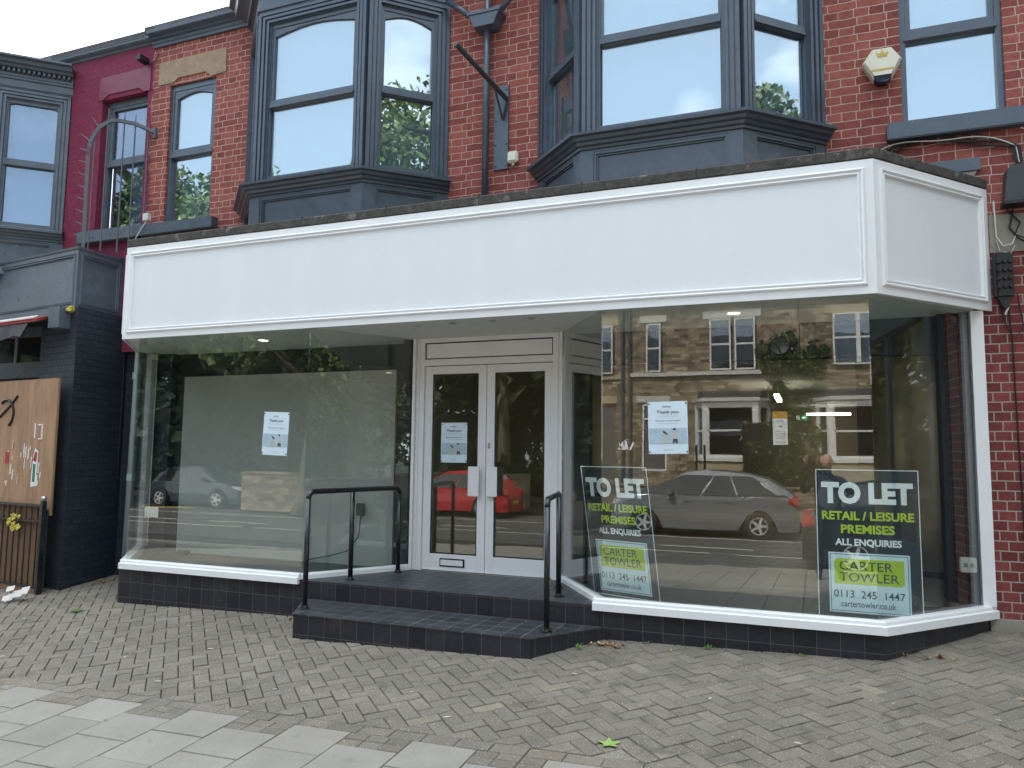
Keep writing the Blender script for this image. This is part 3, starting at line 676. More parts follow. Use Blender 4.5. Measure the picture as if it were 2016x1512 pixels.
def leaf(x0, x1, hx, letter, lab):
    m_ = MB(); m_.cbox(x0, x0+.085, 6.805, 6.85, DZ0+.005, DZT-.006, .003); m_.cbox(x1-.085, x1, 6.805, 6.85, DZ0+.005, DZT-.006, .003)
    m_.cbox(x0+.085, x1-.085, 6.805, 6.85, DZ0+.005, DZ0+.165, .003); m_.cbox(x0+.085, x1-.085, 6.805, 6.85, DZT-.086, DZT-.006, .003)
    d = m_.build('door', M['door'], shop); d['label'] = lab
    g = MB(); g.box(x0+.08, x1-.08, 6.822, 6.832, DZ0+.16, DZT-.08); g.build('pane', M['doorglass'], d)
    k = MB(); ring(k, x0+.0852, x1-.0852, DZ0+.1652, DZT-.0862, .009, 6.808, 6.82); k.build('gasket', M['blackmatt'], d)
    h = MB(); h.cbox(hx, hx+.115, 6.742, 6.752, -.40, -.115, .003); h.box(hx+.045, hx+.07, 6.752, 6.806, -.36, -.34); h.box(hx+.045, hx+.07, 6.752, 6.806, -.17, -.15)
    h.build('handle', M['door'], d)
    if letter:
        q = MB(); q.cbox(x0+.20, x0+.47, 6.797, 6.806, DZ0+.045, DZ0+.125, .003)
        q.build('letterbox', M['blackmatt'], d); q = MB(); q.cbox(x0+.215, x0+.455, 6.788, 6.7975, DZ0+.058, DZ0+.112, .003); q.build('letter_flap', M['door'], d)
    return d
leaf(DX0+.087, DM-.003, DM-.16, True, 'left door leaf with the letterbox and a poster')
leaf(DM+.003, DX1-.087, DM+.03, False, 'right door leaf without a letterbox')
mb = MB(); mb.cbox(DM+.02, DM+.045, 6.798, 6.806, .06, .12, .003); mb.build('lock', M['chrome'], dset)

# ---------------------------------------------------------------- interior
mb = MB()      # window backs and dark bulkheads
mb.box(-7.40, -3.77, 7.0, 7.04, -1.2, 1.165); mb.box(-3.86, -3.78, 6.75, 6.99, -1.17, 1.165)
mb.box(-2.12, .96, 6.93, 7.05, .86, 1.165)
mb.box(-2.14, -1.95, 6.93, 7.05, -1.1, .86)
mb.box(.96, 1.18, 6.83, 7.05, -1.1, 1.165); mb.box(1.02, 1.05, 6.795, 6.83, -1.1, 1.165); mb.box(1.1, 1.13, 6.80, 6.83, -1.1, 1.165)
mb.build('dark_bulkhead', M['darkroom'], shop)
mb = MB(); mb.box(-6.95, -4.06, 6.95, 6.98, -1.17, .885); mb.build('backing_board', M['backboard'], shop)
mb = MB()
mb.prism([(-7.2, 7.0, -1.2), (-6.45, 5.86, -1.2), (-4.36, 5.86, -1.2), (-3.80, 6.78, -1.2), (-3.8, 7.0, -1.2)], (0, 0, .03))
mb.prism([(-2.13, 6.78, -1.2), (-1.52, 5.86, -1.2), (.40, 5.86, -1.2), (1.18, 6.78, -1.2), (1.18, 7.0, -1.2), (-2.13, 7.0, -1.2)], (0, 0, .03))
mb.build('display_floor', M['deck'], shop)
mb = MB(); mb.box(-4.0, 2.2, 7.05, 25, -1.25, -1.172); mb.build('shop_floor', M['floorpale'], shop)
mb = MB(); mb.box(-4.06, 2.3, 7.06, 25.1, 1.48, 1.55); mb.build('shop_ceiling', M['intwhite'], shop)
mb = MB(); mb.box(2.2, 2.3, 7.06, 25.1, -1.2, 1.48); mb.box(-4.1, -4.0, 7.06, 25.1, -1.2, 1.48); mb.box(-4.0, 2.2, 25, 25.1, -1.2, 1.48); mb.box(.55, .95, 10.5, 10.7, -1.155, 1.48)
mb.build('shop_wall', M['beige'], shop)
mb = MB(); mb.box(-4.2, -4.12, 7, 25, -1.3, 1.6); mb.box(2.32, 2.4, 7, 25, -1.3, 1.6); mb.box(-4.2, 2.4, 25.12, 25.2, -1.3, 1.6); mb.box(-7.3, 2.4, 7.06, 25.2, 1.6, 1.66); mb.build('shell', M['darkroom'], shop)
def dl(x_, y_, lab):
    t = thing('recessed_downlight', lab, 'ceiling light', (x_, y_, 1.165), 'lit downlights in the window ceilings')
    d = MB(); d.lathe([(.001, 1.1655), (.062, 1.1655), (.066, 1.160), (.056, 1.156), (.05, 1.160), (.001, 1.160)], (x_, y_, 0)); d.build('trim', M['intwhite'], t)
    d = MB(); d.lathe([(.001, 1.1595), (.05, 1.1595), (.049, 1.1575), (.001, 1.1575)], (x_, y_, 0)); d.build('lamp', M['down'], t)
dl(-5.28, 6.31, 'round lit downlight in the ceiling of the left display window')
dl(-.56, 6.26, 'round lit downlight in the ceiling of the right display window')
def striplight(x0, x1, y0, y1, z, lab):
    t = thing('strip_light', lab, 'strip light', ((x0+x1)/2, (y0+y1)/2, z), 'strip lights inside the shop')
    b = MB(); b.box(x0, x1, y0, y1, z+.03, z+.07); b.box((x0+x1)/2-.01, (x0+x1)/2+.01, (y0+y1)/2-.01, (y0+y1)/2+.01, z+.07, 1.48); b.build('housing', M['intwhite'], t)
    b = MB(); b.box(x0+.01, x1-.01, y0+.01, y1-.01, z-.02, z+.03); b.build('lamp', M['tube'], t)
striplight(-.12, 1.04, 23.0, 23.12, 1.24, 'long bright strip light seen through the glass above the right TO LET board')
striplight(-.66, -.56, 15.4, 17.0, 1.20, 'short slanting lit strip light above the parking sign reflection')
ex = thing('exit_sign', 'small green illuminated fire exit sign hanging inside beside the strip light', 'exit sign', (-.28, 23.2, 1.1))
b = MB(); b.box(-.42, -.1, 23.2, 23.23, 1.08, 1.24); b.build('sign_panel', M['exitgreen'], ex)
b = MB(); b.box(-.40, -.30, 23.194, 23.199, 1.10, 1.22); b.prism([(-.2, 23.194, 1.12), (-.14, 23.194, 1.16), (-.2, 23.194, 1.20), (-.26, 23.194, 1.16)], (0, .004, 0)); b.build('arrow', M['boardwhite'], ex)
# dress form in the next shop window, out of direct view
DFX, DFY = 4.3, 7.3
dc = thing('dress_form', 'pale dress form with a ringed pattern in the next shop window', 'mannequin', (DFX, DFY, -1.0))
b = MB(); c0 = (DFX, DFY, .24)
b.lathe([(.001, -.28), (.10, -.30), (.17, -.20), (.16, 0.0), (.115, .22), (.15, .42), (.17, .55), (.12, .66), (.05, .70), (.042, .78), (.03, .80)], c0, seg=20); b.build('torso', M['decal'], dc, smooth=True)
b = MB(); b.lathe([(.001, .80), (.05, .81), (.066, .87), (.05, .94), (.001, .965)], c0, seg=16); b.build('head_knob', M['decal'], dc, smooth=True)
b = MB(); b.tube([(DFX, DFY, -1.2), (DFX, DFY, 0)], .02); b.lathe([(.2, -1.2), (.2, -1.17), (.03, -1.14)], (DFX, DFY, 0)); b.build('stand', M['blackmatt'], dc)
b = MB()
for k, (dx_, dz_) in enumerate([(-.09, .40), (.05, .42), (-.10, .22), (.07, .20), (-.03, .05), (.09, .02), (-.1, -.1)]):
    b.lathe([(.045, 0), (.045, .012), (.025, .012), (.025, 0)], (DFX+dx_, DFY-.165, dz_+.24), axis='y', seg=14)
b.build('ring_pattern', M['stone'], dc)
# sockets, cable reel, sticker
so_ = thing('socket_box', 'white double socket box fixed on the dark post inside the right window', 'socket', (1.06, 6.80, -.80))
b = MB(); b.cbox(1.035, 1.145, 6.735, 6.795, -.85, -.74, .006); b.build('casing', M['intwhite'], so_)
b = MB(); b.box(1.055, 1.085, 6.731, 6.736, -.81, -.78); b.box(1.10, 1.125, 6.731, 6.736, -.81, -.78); b.build('outlet', M['inkgrey'], so_)
cb = thing('power_cable', 'black cable with a plug block trailing along the pale board on the left window floor', 'cable', (-6.4, 6.5, -1.1))
pts = [(-6.65+.195*i, 6.78+.03*math.sin(i*1.9), -1.17+.010+max(0, (i-8))*.05+.006*math.sin(i*2.3)) for i in range(12)]+[(-4.42, 6.88, -.86), (-4.40, 6.88, -.60)]
b = MB(); b.tube(pts, .006, 6); b.build('flex', M['blackmatt'], cb)
b = MB(); b.cbox(-6.74, -6.60, 6.74, 6.82, -1.171, -1.115, .01); b.build('plug_block', M['blackmatt'], cb)
b = MB(); b.cbox(-4.46, -4.36, 6.875, 6.902, -.65, -.52, .006); b.build('wall_socket', M['greyplastic'], cb)
st = MB(); st.box(-6.28, -6.10, 5.8425, 5.8435, -.66, -.56); tag(st.build('sticker', M['litter'], None, (-6.19, 5.84, -.61)), 'small white square sticker low on the left display glass', 'sticker')
st = MB()
for k in range(6):
    a = rnd.uniform(-.03, .03); st.prism([(-1.41+k*.018+a*.1, 5.828, .05+rnd.uniform(0, .02)), (-1.395+k*.018, 5.828, .05), (-1.385+k*.018+a, 5.828, .11+rnd.uniform(-.02, .02)), (-1.395+k*.018+a, 5.828, .115)], (0, .001, 0))
tag(st.build('sticker_residue', M['litter'], None, (-1.37, 5.83, .08)), 'torn white sticker scraps on the right glass beside the poster', 'sticker')
# ---------------------------------------------------------------- posters
def poster(x0, y_, z0, w, h, lab, skew=0):
    t = thing('poster', lab, 'poster', (x0, y_, z0), 'thank you posters on the glass')
    Mx = Matrix.Translation((x0, y_, z0)) @ Matrix.Rotation(skew, 4, 'Y')
    b = MB(Mx); n = 8
    vs = []; fs = []
    for i in range(n+1):
        for j in range(3):
            vs.append((w*j/2, -.001+.0012*math.sin(i*1.4+j), h*i/n))
    for i in range(n):
        for j in range(2): fs.append((i*3+j, i*3+j+1, i*3+j+4, i*3+j+3))
    k = len(vs); vs += [(a, b_+.0006, c) for a, b_, c in vs]; fs += [tuple(q+k for q in f[::-1]) for f in fs]
    b.add(vs, fs); b.build('sheet', M['paper'], t)
    b = MB(Mx); b.box(.006, w-.006, -.0036, -.0034, h*.20, h*.49); b.build('photo', M['postersea'], t)
    b = MB(Mx); yy = -.0042
    b.prism([(w*.36, yy, h*.2), (w*.53, yy, h*.2), (w*.50, yy, h*.34), (w*.43, yy, h*.41), (w*.37, yy, h*.36)], (0, .0004, 0)); b.build('walker', M['coatg'], t)
    b = MB(Mx); b.prism([(w*.62, yy, h*.28), (w*.74, yy, h*.28), (w*.74, yy, h*.38), (w*.69, yy, h*.45), (w*.63, yy, h*.43)], (0, .0004, 0)); b.build('walker', M['coatp'], t)
    b = MB(Mx); b.prism([(w*.36, yy, h*.425), (w*.40, yy, h*.445), (w*.50, yy, h*.38), (w*.47, yy, h*.36), (w*.39, yy, h*.40)], (0, -.0003, 0))
    b.prism([(w*.62, yy, h*.465), (w*.64, yy, h*.485), (w*.70, yy, h*.485), (w*.70, yy, h*.45), (w*.65, yy, h*.44)], (0, -.0003, 0))
    b.prism([(w*.61, yy, h*.2), (w*.66, yy, h*.2), (w*.68, yy, h*.24), (w*.70, yy, h*.2), (w*.75, yy, h*.2), (w*.74, yy, h*.285), (w*.63, yy, h*.285)], (0, -.0003, 0))
    b.build('dark_shapes', M['ink'], t)
    items = [tx('FATFACE', w*.38, w*.58, h*.885, h*.915, .02, -.0048), tx('Thank you', w*.22, w*.78, h*.755, h*.83, .015, -.0048), tx('This store is now closed', w*.18, w*.82, h*.62, h*.645, .015, -.0048)]
    lettering(items, Mx, M['ink'], 'lettering', t)
    lettering([tx('We want to say a big thank you for your support', w*.22, w*.78, h*.71, h*.725, 0, -.0048), tx('You can still find us in other stores and online', w*.22, w*.78, h*.575, h*.59, 0, -.0048), tx('fatface.com', w*.38, w*.62, h*.07, h*.09, 0, -.0048)], Mx, M['inkgrey'], 'lettering', t)
    b = MB(Mx)
    for a, c in ((.03, .04), (.97, .04), (.03, .96), (.97, .96)): b.lathe([(.001, -.006), (.006, -.006), (.006, -.001)], (w*a, 0, h*c), axis='y', seg=8)
    b.build('pin', M['ink'], t)
poster(-4.84, 5.8275, -.02, .29, .405, 'white A3 Thank you poster stuck on the left display window', R(2.2))
poster(-1.165, 5.8275, .02, .30, .40, 'white A3 Thank you poster stuck on the right display window', R(-1))
poster(-3.45, 6.8195, -.08, .285, .395, 'white A3 Thank you poster inside the left leaf of the entrance door', 0)

# ---------------------------------------------------------------- TO LET boards
def board(Mx, w, h, lab):
    t = thing('letting_board', lab, 'sign', tuple(Mx.to_translation()), 'TO LET boards in the right window')
    b = MB(Mx); b.box(0, w, 0, .012, 0, h); b.build('board_panel', M['boardnavy'], t)
    b = MB(Mx); ring(b, 0, w, 0, h, .006, -.0015, -.0002); b.build('edge_line', M['boardwhite'], t)
    c = w/2
    lettering([tx('TO LET', w*.055, w*.945, h*.765, h*.915, .055), tx('ALL ENQUIRIES', w*.18, w*.82, h*.475, h*.53, .035)], Mx, M['boardwhite'], 'lettering', t)
    lettering([tx('RETAIL / LEISURE', w*.055, w*.945, h*.655, h*.715, .035), tx('PREMISES', w*.24, w*.76, h*.565, h*.625, .035)], Mx, M['limet'], 'lettering', t)
    b = MB(Mx); b.box(w*.11, w*.89, -.0016, -.0004, h*.035, h*.435); ap = b.build('agent_panel', M['paleblue'], t)
    b = MB(Mx); ring(b, w*.125, w*.875, h*.045, h*.425, .004, -.003, -.0018); b.build('border', M['slateink'], ap)
    n = 6; x0, x1, z0, z1, r_ = w*.165, w*.835, h*.225, h*.395, .03; pts = [(x0, -.0032, z1-r_)]
    pts = [(x0+r_-r_*math.cos(a), -.0032, z1-r_+r_*math.sin(a)) for a in [k*math.pi/2/n for k in range(n+1)]]+[(x1, -.0032, z1)]
    pts += [(x1-r_+r_*math.cos(a), -.0032, z0+r_-r_*math.sin(a)) for a in [k*math.pi/2/n for k in range(n+1)]]+[(x0, -.0032, z0)]
    b = MB(Mx); b.prism(pts, (0, .001, 0)); b.build('logo_block', M['lime'], ap)
    lettering([tx('CARTER', w*.215, w*.73, h*.318, h*.378, .005, -.0045), tx('TOWLER', w*.215, w*.785, h*.243, h*.303, .005, -.0045), tx('0113  245  1447', w*.155, w*.835, h*.135, h*.185, .006, -.0045), tx('cartertowler.co.uk', w*.225, w*.745, h*.075, h*.115, .003, -.0045)], Mx, M['slateink'], 'lettering', ap)
def board_matrix(bl, br, lean, h):
    X = (Vector(br)-Vector(bl)).normalized(); Z = Vector(lean).normalized(); Y = Z.cross(X).normalized(); Z = X.cross(Y)
    m_ = Matrix((X, Y, Z)).transposed().to_4x4(); m_.translation = Vector(bl); return m_
board(board_matrix((.021, 6.26, -1.17), (.721, 6.26, -1.17), (0, .03, 1.085), 1.03), .70, 1.09, 'large navy TO LET board leaning upright in the right corner of the right display window')
board(board_matrix((-1.765, 6.46, -1.17), (-1.165, 6.26, -1.17), (-.070, -.208, 1.085), 1.03), .635, 1.107, 'navy TO LET board standing skewed in the right display window, nearest the door')

# ---------------------------------------------------------------- handrails
def handrail(pts_base, zt, lab):
    # pts_base: three (x, y, z) feet front to back
    t = thing('handrail', lab, 'handrail', pts_base[0], 'black handrails beside the steps')
    a, m_, c = [Vector(p) for p in pts_base]; r_ = .023; k = .055
    ta, tc_ = Vector((a.x, a.y, zt)), Vector((c.x, c.y, zt)); d = (tc_-ta).normalized(); path = [a+Vector((0, 0, zt-k-a.z))]
    for i in range(1, 7):
        an = math.pi/2*i/6; path.append(Vector((a.x, a.y, zt-k))+d*k*(1-math.cos(an))+Vector((0, 0, k*math.sin(an))))
    for i in range(0, 6):
        an = math.pi/2*i/6; path.append(Vector((c.x, c.y, zt-k))-d*k*(1-math.sin(an))+Vector((0, 0, k*math.cos(an))))
    path.append(c+Vector((0, 0, zt-k-c.z)))
    b = MB(); b.tube(path, r_, 14); b.build('top_rail', M['black'], t, smooth=True)
    for p, h in ((a, zt-k), (m_, zt-.01), (c, zt-k)):
        b = MB(); b.tube([p, (p.x, p.y, h)], r_*.96, 14); q = b.build('post', M['black'], t, smooth=True)
        b = MB(); b.lathe([(.045, p.z), (.045, p.z+.006), (.03, p.z+.012), (.026, p.z+.028), (.021, p.z+.03)], (p.x, p.y, 0)); b.build('base_flange', M['black'], q)
handrail([(-3.99, 5.42, -1.301), (-3.93, 6.0, -1.143), (-3.76, 6.56, -1.143)], -.33, 'black tubular handrail on the left side of the entrance steps, seen from its side')
handrail([(-1.86, 5.46, -1.301), (-1.95, 6.02, -1.143), (-2.08, 6.42, -1.143)], -.33, 'black tubular handrail on the right side of the entrance steps, seen end on')

# ---------------------------------------------------------------- fixtures on the upper wall
t = thing('downpipe', 'slate grey rainwater downpipe with a wide hopper between the two bay windows', 'downpipe', (-2.98, 6.7, 2.3))
b = MB(); b.tube([(-2.97, 6.72, 2.25), (-2.97, 6.72, 5.2)], .034, 14); b.build('pipe', M['slate'], t, smooth=True)
b = MB(); b.prism([(-3.08, 6.62, 4.30), (-2.86, 6.62, 4.30), (-2.84, 6.62, 4.36), (-2.80, 6.62, 4.43), (-3.14, 6.62, 4.43), (-3.10, 6.62, 4.36)], (0, .17, 0)); b.box(-3.15, -2.79, 6.61, 6.79, 4.43, 4.46); b.build('hopper', M['slate'], t)
b = MB(); b.tube([(-3.12, 6.70, 4.45), (-3.42, 6.70, 4.70)], .03, 10); b.build('branch_pipe', M['slate'], t, smooth=True)
b = MB(); b.tube([(-2.84, 6.70, 4.45), (-2.45, 6.70, 4.83)], .03, 10); b.build('branch_pipe', M['slate'], t, smooth=True)
t = thing('sign_bracket', 'long dark metal sign bracket jutting from a bolted grey backing plate beside the downpipe', 'sign bracket', (-2.82, 6.78, 3.3))
b = MB(); b.box(-2.905, -2.75, 6.775, 6.80, 2.84, 3.71); pl_ = b.build('backing_plate', M['slate'], t)
for z_ in (2.88, 3.1, 3.35, 3.67):
    for x_ in (-2.885, -2.77): b = MB(); b.lathe([(.009, 6.765), (.009, 6.776)], (x_, 0, z_), axis='y', seg=8); b.build('bolt', M['iron'], pl_)
b = MB(); b.tube([(-2.76, 6.75, 3.55), (-2.965, 6.0, 3.77)], .024, 8); b.tube([(-2.76, 6.755, 3.54), (-2.805, 6.76, 3.35)], .012, 8); b.build('arm', M['greyplastic'], t)
b = MB(); b.tube([(-2.805, 6.76, 3.35), (-2.815, 6.56, 3.605)], .012, 8); b.build('brace', M['greyplastic'], t)
t = thing('junction_box', 'small cream junction box on the brick beside the bracket plate', 'junction box', (-2.68, 6.78, 2.93))
b = MB(); b.cbox(-2.74, -2.635, 6.735, 6.80, 2.885, 3.0, .012); b.tube([(-2.69, 6.77, 2.885), (-2.69, 6.77, 2.86)], .015, 8); b.build('casing', M['cream'], t)
b = MB(); b.cbox(-2.725, -2.65, 6.729, 6.736, 2.90, 2.985, .003); b.build('lid', M['cream'], t)
# alarm box: hexagonal cream shield, crown mark, navy strobe
t = thing('alarm_box', 'cream hexagonal burglar alarm box with a gold crown and a navy strobe below', 'alarm', (.62, 6.78, 3.25))
def hexp(s, y): return [(.62+x_*s, y, 3.26+z_*s) for x_, z_ in ((-.072, .145), (.072, .145), (.148, .035), (.068, -.115), (-.068, -.115), (-.148, .035))]
b = MB(); b.prism(hexp(1, 6.72), (0, .08, 0))
a0, a1 = hexp(1, 6.72), hexp(.86, 6.695)
b.add(a0+a1, [(5, 4, 3, 2, 1, 0), tuple(range(6, 12))]+[(i, (i+1) % 6, (i+1) % 6+6, i+6) for i in range(6)]); b.build('shield', M['cream'], t)
b = MB(); b.prism([(.552, 6.69, 3.165), (.688, 6.69, 3.165), (.680, 6.70, 3.135), (.655, 6.70, 3.11), (.585, 6.70, 3.11), (.56, 6.70, 3.135)], (0, .09, 0)); b.build('strobe', M['navy'], t)
b = MB(); y_ = 6.6925
b.box(.585, .655, y_, y_+.002, 3.318, 3.326); b.prism([(.583, y_, 3.33), (.657, y_, 3.33), (.668, y_, 3.365), (.640, y_, 3.352), (.620, y_, 3.375), (.60, y_, 3.352), (.572, y_, 3.365)], (0, .002, 0))
b.lathe([(.006, y_), (.006, y_+.002)], (.62, 0, 3.382), axis='y', seg=8); b.box(.535, .705, y_, y_+.002, 3.205, 3.222); b.build('crown_mark', M['gold'], t)
# utility clutter at right
t = thing('cable_bundle', 'tangled black and white cables running under the grey window sill to the utility boxes', 'cables', (1.0, 6.78, 2.5))
for k in range(5):
    ph = rnd.uniform(0, 6); pts = [(.40+i*.062, 6.77-.01*k % .03, 2.565+.022*math.sin(i*.55+ph)+.012*k-.0016*(i-9)**2) for i in range(19)]
    pts += [(1.52+.012*k, 6.77, 2.45), (1.54+.01*k, 6.77, 2.32)]
    b = MB(); b.tube(pts, .0075 if k != 2 else .005, 6); b.build('cable', M['blackmatt'] if k != 2 else M['litter'], t)
for pts, r_, mm in (([(1.58, 6.77, 2.6), (1.75, 6.77, 2.5), (2.1, 6.77, 2.42)], .006, 'litter'), ([(1.50, 6.77, 1.95), (1.47, 6.76, 1.80), (1.52, 6.76, 1.72), (1.60, 6.76, 1.66)], .008, 'blackmatt'),
    ([(1.46, 6.77, 1.95), (1.54, 6.76, 1.84), (1.50, 6.74, 1.74), (1.58, 6.74, 1.70), (1.56, 6.75, 1.5)], .007, 'blackmatt'), ([(1.36, 6.78, 1.30), (1.42, 6.76, 1.02), (1.47, 6.76, .93), (1.53, 6.76, 1.02), (1.50, 6.77, 1.28)], .005, 'blackmatt'),
    ([(1.45, 6.78, 1.28), (1.44, 6.77, 1.12), (1.455, 6.78, .9), (1.46, 6.785, .4), (1.47, 6.785, -.3), (1.475, 6.785, -1.2)], .006, 'blackmatt'), ([(1.375, 6.77, 2.03), (1.38, 6.76, 1.74), (1.42, 6.75, 1.66), (1.48, 6.75, 1.67), (1.51, 6.76, 1.74)], .006, 'litter'),
    ([(1.38, 6.77, 1.72), (1.40, 6.76, 1.62), (1.47, 6.75, 1.60), (1.5, 6.75, 1.66)], .003, 'litter'), ([(1.44, 6.75, 1.27), (1.43, 6.74, 1.17), (1.41, 6.74, 1.12)], .008, 'litter')):
    b = MB(); b.tube(pts, r_, 6); b.build('cable', M[mm], t)
t = thing('cable_box', 'dark grey tapered utility box on the brick at the right edge, cables spilling under it', 'utility box', (1.62, 6.75, 2.1))
b = MB(); b.prism([(1.43, 6.66, 1.99), (1.88, 6.66, 1.99), (1.86, 6.66, 2.24), (1.83, 6.66, 2.27), (1.48, 6.66, 2.27), (1.455, 6.66, 2.24)], (0, .14, 0)); b.build('casing', M['greyplastic'], t)
b = MB(); b.box(1.422, 1.89, 6.652, 6.80, 1.965, 1.989); b.build('lip', M['blackmatt'], t)
t = thing('cable_terminal', 'black ribbed cable terminal block on the brick just right of the white fascia', 'terminal box', (1.42, 6.75, 1.42))
b = MB(); b.cbox(1.345, 1.475, 6.70, 6.80, 1.24, 1.60, .02); b.build('casing', M['blackmatt'], t)
for i in range(4):
    for j in range(3): b = MB(); b.lathe([(.013, 6.68), (.017, 6.70)], (1.372+j*.038, 0, 1.33+i*.065), axis='y', seg=10); b.build('port', M['blackmatt'], t)
b = MB(); b.prism([(1.37, 6.72, 1.24), (1.45, 6.72, 1.24), (1.43, 6.72, 1.17), (1.40, 6.72, 1.17)], (0, .05, 0)); b.build('spout', M['blackmatt'], t)
b = MB(); b.prism([(.86, 6.775, 2.30), (1.30, 6.775, 2.30), (1.30, 6.775, 2.40), (.82, 6.775, 2.40)], (0, .025, 0))
b.build('wall_plate', M['slate'], shop); b = MB(); b.prism([(1.08, 6.785, 2.24), (1.24, 6.785, 2.235), (1.28, 6.785, 2.296), (1.02, 6.785, 2.296)], (0, .015, 0)); b.build('mortar_patch', M['greystone'], shop)
b = MB(); b.box(1.34, 1.60, 6.785, 6.80, 1.62, 1.92); b.build('mortar_patch', M['greystone'], shop)
# pipe beside the left glass
t = thing('rainwater_pipe', 'pale blue grey pipe standing outside the left side pane', 'pipe', (-7.48, 6.7, -1.5))
b = MB(); b.tube([(-7.50, 6.74, -1.5), (-7.47, 6.74, 1.05), (-7.42, 6.70, 1.2), (-7.30, 6.6, 1.6)], .045, 14); b.build('pipe', M['pipegrey'], t, smooth=True)
for z_ in (-.35, .85): b = MB(); b.tube([(-7.485, 6.74, z_), (-7.483, 6.74, z_+.08)], .052, 14); b.build('collar', M['pipegrey'], t)

# ================================================================== NEIGHBOUR (left)
nb = thing('neighbour_shop', 'run down dark painted shop at far left with a maroon upper wall', 'shop', (-9, 6.8, -1.4))
mb = MB(); wall(mb, -20, -7.62, 1.2, 5.16, WY, [NB_W, (-11.5, -9.05, 2.2, 5.0)], .14); mb.build('maroon_wall', M['brick'], nb)
mb = MB(); mb.sweep([(-20, WY+.05), (-7.575, WY+.05)], [(a*.9, z-.01) for a, z in EAV[:-1]]+[(0, 5.19)]); mb.build('gutter_cornice', M['slate2'], nb)
mb = MB(); mb.prism([(-20, 6.72, 5.17), (-7.66, 6.72, 5.17), (-7.66, 12.5, 8.1), (-20, 12.5, 8.1)], (0, 0, .08)); mb.build('roof', M['roofslate'], nb)
mb = MB(); mb.prism([(-8.47, WY-.012, 4.50), (-8.40, WY-.012, 4.50), (-8.31, WY-.012, 4.56), (-7.78, WY-.012, 4.56), (-7.70, WY-.012, 4.50), (-7.60, WY-.012, 4.50), (-7.60, WY-.012, 4.82), (-8.47, WY-.012, 4.80)], (0, .03, 0)); mb.build('lintel', M['maroon'], nb)
sw = casement(nb, NB_W[0]+.02, NB_W[1]-.01, NB_W[2], 4.49, 3.66, False, M['slate2'], M['oldglass'], 'sash_window', WY+.09)
mb = MB(); mb.box(NB_W[0]+.1, NB_W[1]-.1, WY+.17, WY+.18, 3.85, 4.25); mb.build('board_scrap', M['ply'], sw)
mb = MB(); mb.prism([(-8.30, WY+.165, 2.8), (-8.08, WY+.165, 2.8), (-8.08, WY+.165, 3.6), (-8.3, WY+.165, 3.6)], (0, .01, 0)); mb.build('dark_curtain', M['blackmatt'], sw)
mb = MB(); mb.cbox(-8.62, -7.52, WY-.09, WY+.08, 2.60, 2.755, .008); mb.build('window_sill', M['slate2'], nb)
bay(nb, -9.15, M['slate2'], M['oldglass'], ztop=4.64, frieze=4.79, mg=.145, dent=True, crown=[(0, 0), (.03, 0), (.035, .03), (.02, .035), (.02, .09), (.09, .095), (.11, .12), (.15, .13), (.17, .17), (.22, .18), (.22, .205), (0, .22)])
NP = [(-16, 7.25), (-9.6, 6.385), (-7.83, 6.14), (-7.88, WY)]
mb = MB(); mb.sweep(NP, [(-.1, 1.64), (0, 1.64), (0, 1.66), (-.014, 1.665), (-.014, 2.30), (-.1, 2.30)]); nf = mb.build('fascia', M['slate2'], nb)
mb = MB()
for a, b_ in zip(NP[1:], NP[2:]):
    Mx, L = face_frame(a, b_)
    mb.sweep([(0, 1.63), (0, 2.32), (L, 2.32), (L, 1.63)], [(0, -.01), (0, .004), (.045, .004), (.05, .014), (.058, .014), (.062, .002), (.072, .008), (.08, .008), (.085, -.006), (.085, -.016)], True, mapf=lambda x_, y_, h, Mx=Mx: tuple(Mx @ Vector((x_, -h, y_))))
mb.build('moulding', M['slate2'], nf)
mb = MB(); mb.sweep(NP, [(-.12, 2.32), (.015, 2.32), (.02, 2.345), (-.1, 2.38)]); mb.prism([(-9.6, 6.43, 2.30), (-7.86, 6.2, 2.30), (-7.88, WY, 2.36), (-9.6, WY, 2.36)], (0, 0, .02)); mb.build('coping', M['slate2'], nb)
mb = MB(); mb.prism([(-9.6, 6.46, 1.55), (-7.86, 6.20, 1.55), (-7.90, 6.95, 1.55), (-9.6, 6.95, 1.55)], (0, 0, .09)); mb.build('soffit', M['darkroom'], nb)
mb = MB(); mb.prism([(-8.50, 6.25, -1.75), (-7.73, 6.10, -1.75), (-7.86, 7.05, -1.75), (-8.50, 7.05, -1.75)], (0, 0, 3.385)); mb.build('brick_pier', M['brickblack'], nb)
mb = MB(); mb.tube([(-7.875, 6.86, -1.5), (-7.86, 6.86, .1), (-7.86, 6.86, 1.65)], .035, 10); mb.build('soil_pipe', M['blackmatt'], nb)
mb = MB(); mb.box(-7.95, -7.10, 6.90, 6.98, -1.7, 1.95); mb.build('painted_wall', M['brickblack'], nb)
mb = MB(); mb.box(-16, -7.5, 7.0, 7.1, -1.7, 1.9)
mb.build('shop_back', M['darkroom'], nb)
mb = MB(); mb.box(-10.5, -8.5, 6.60, 6.66, .9, 1.1); mb.box(-10.5, -8.5, 6.60, 6.66, 1.42, 1.56); mb.box(-9.45, -9.40, 6.6, 6.66, 1.1, 1.42); mb.build('transom_frame', M['slate2'], nb)
mb = MB(); mb.box(-10.5, -8.5, 6.62, 6.63, 1.1, 1.42); mb.build('transom_pane', M['cwin'], nb)
aw = thing('folded_awning', 'rolled up tattered red and black awning under the dark fascia at far left', 'awning', (-8.7, 6.1, 1.5))
b = MB(); b.prism([(-10.2, 6.30, 1.52), (-8.05, 6.02, 1.52), (-8.05, 6.18, 1.52), (-10.2, 6.46, 1.52)], (0, 0, .075)); b.build('cassette', M['slate2'], aw)
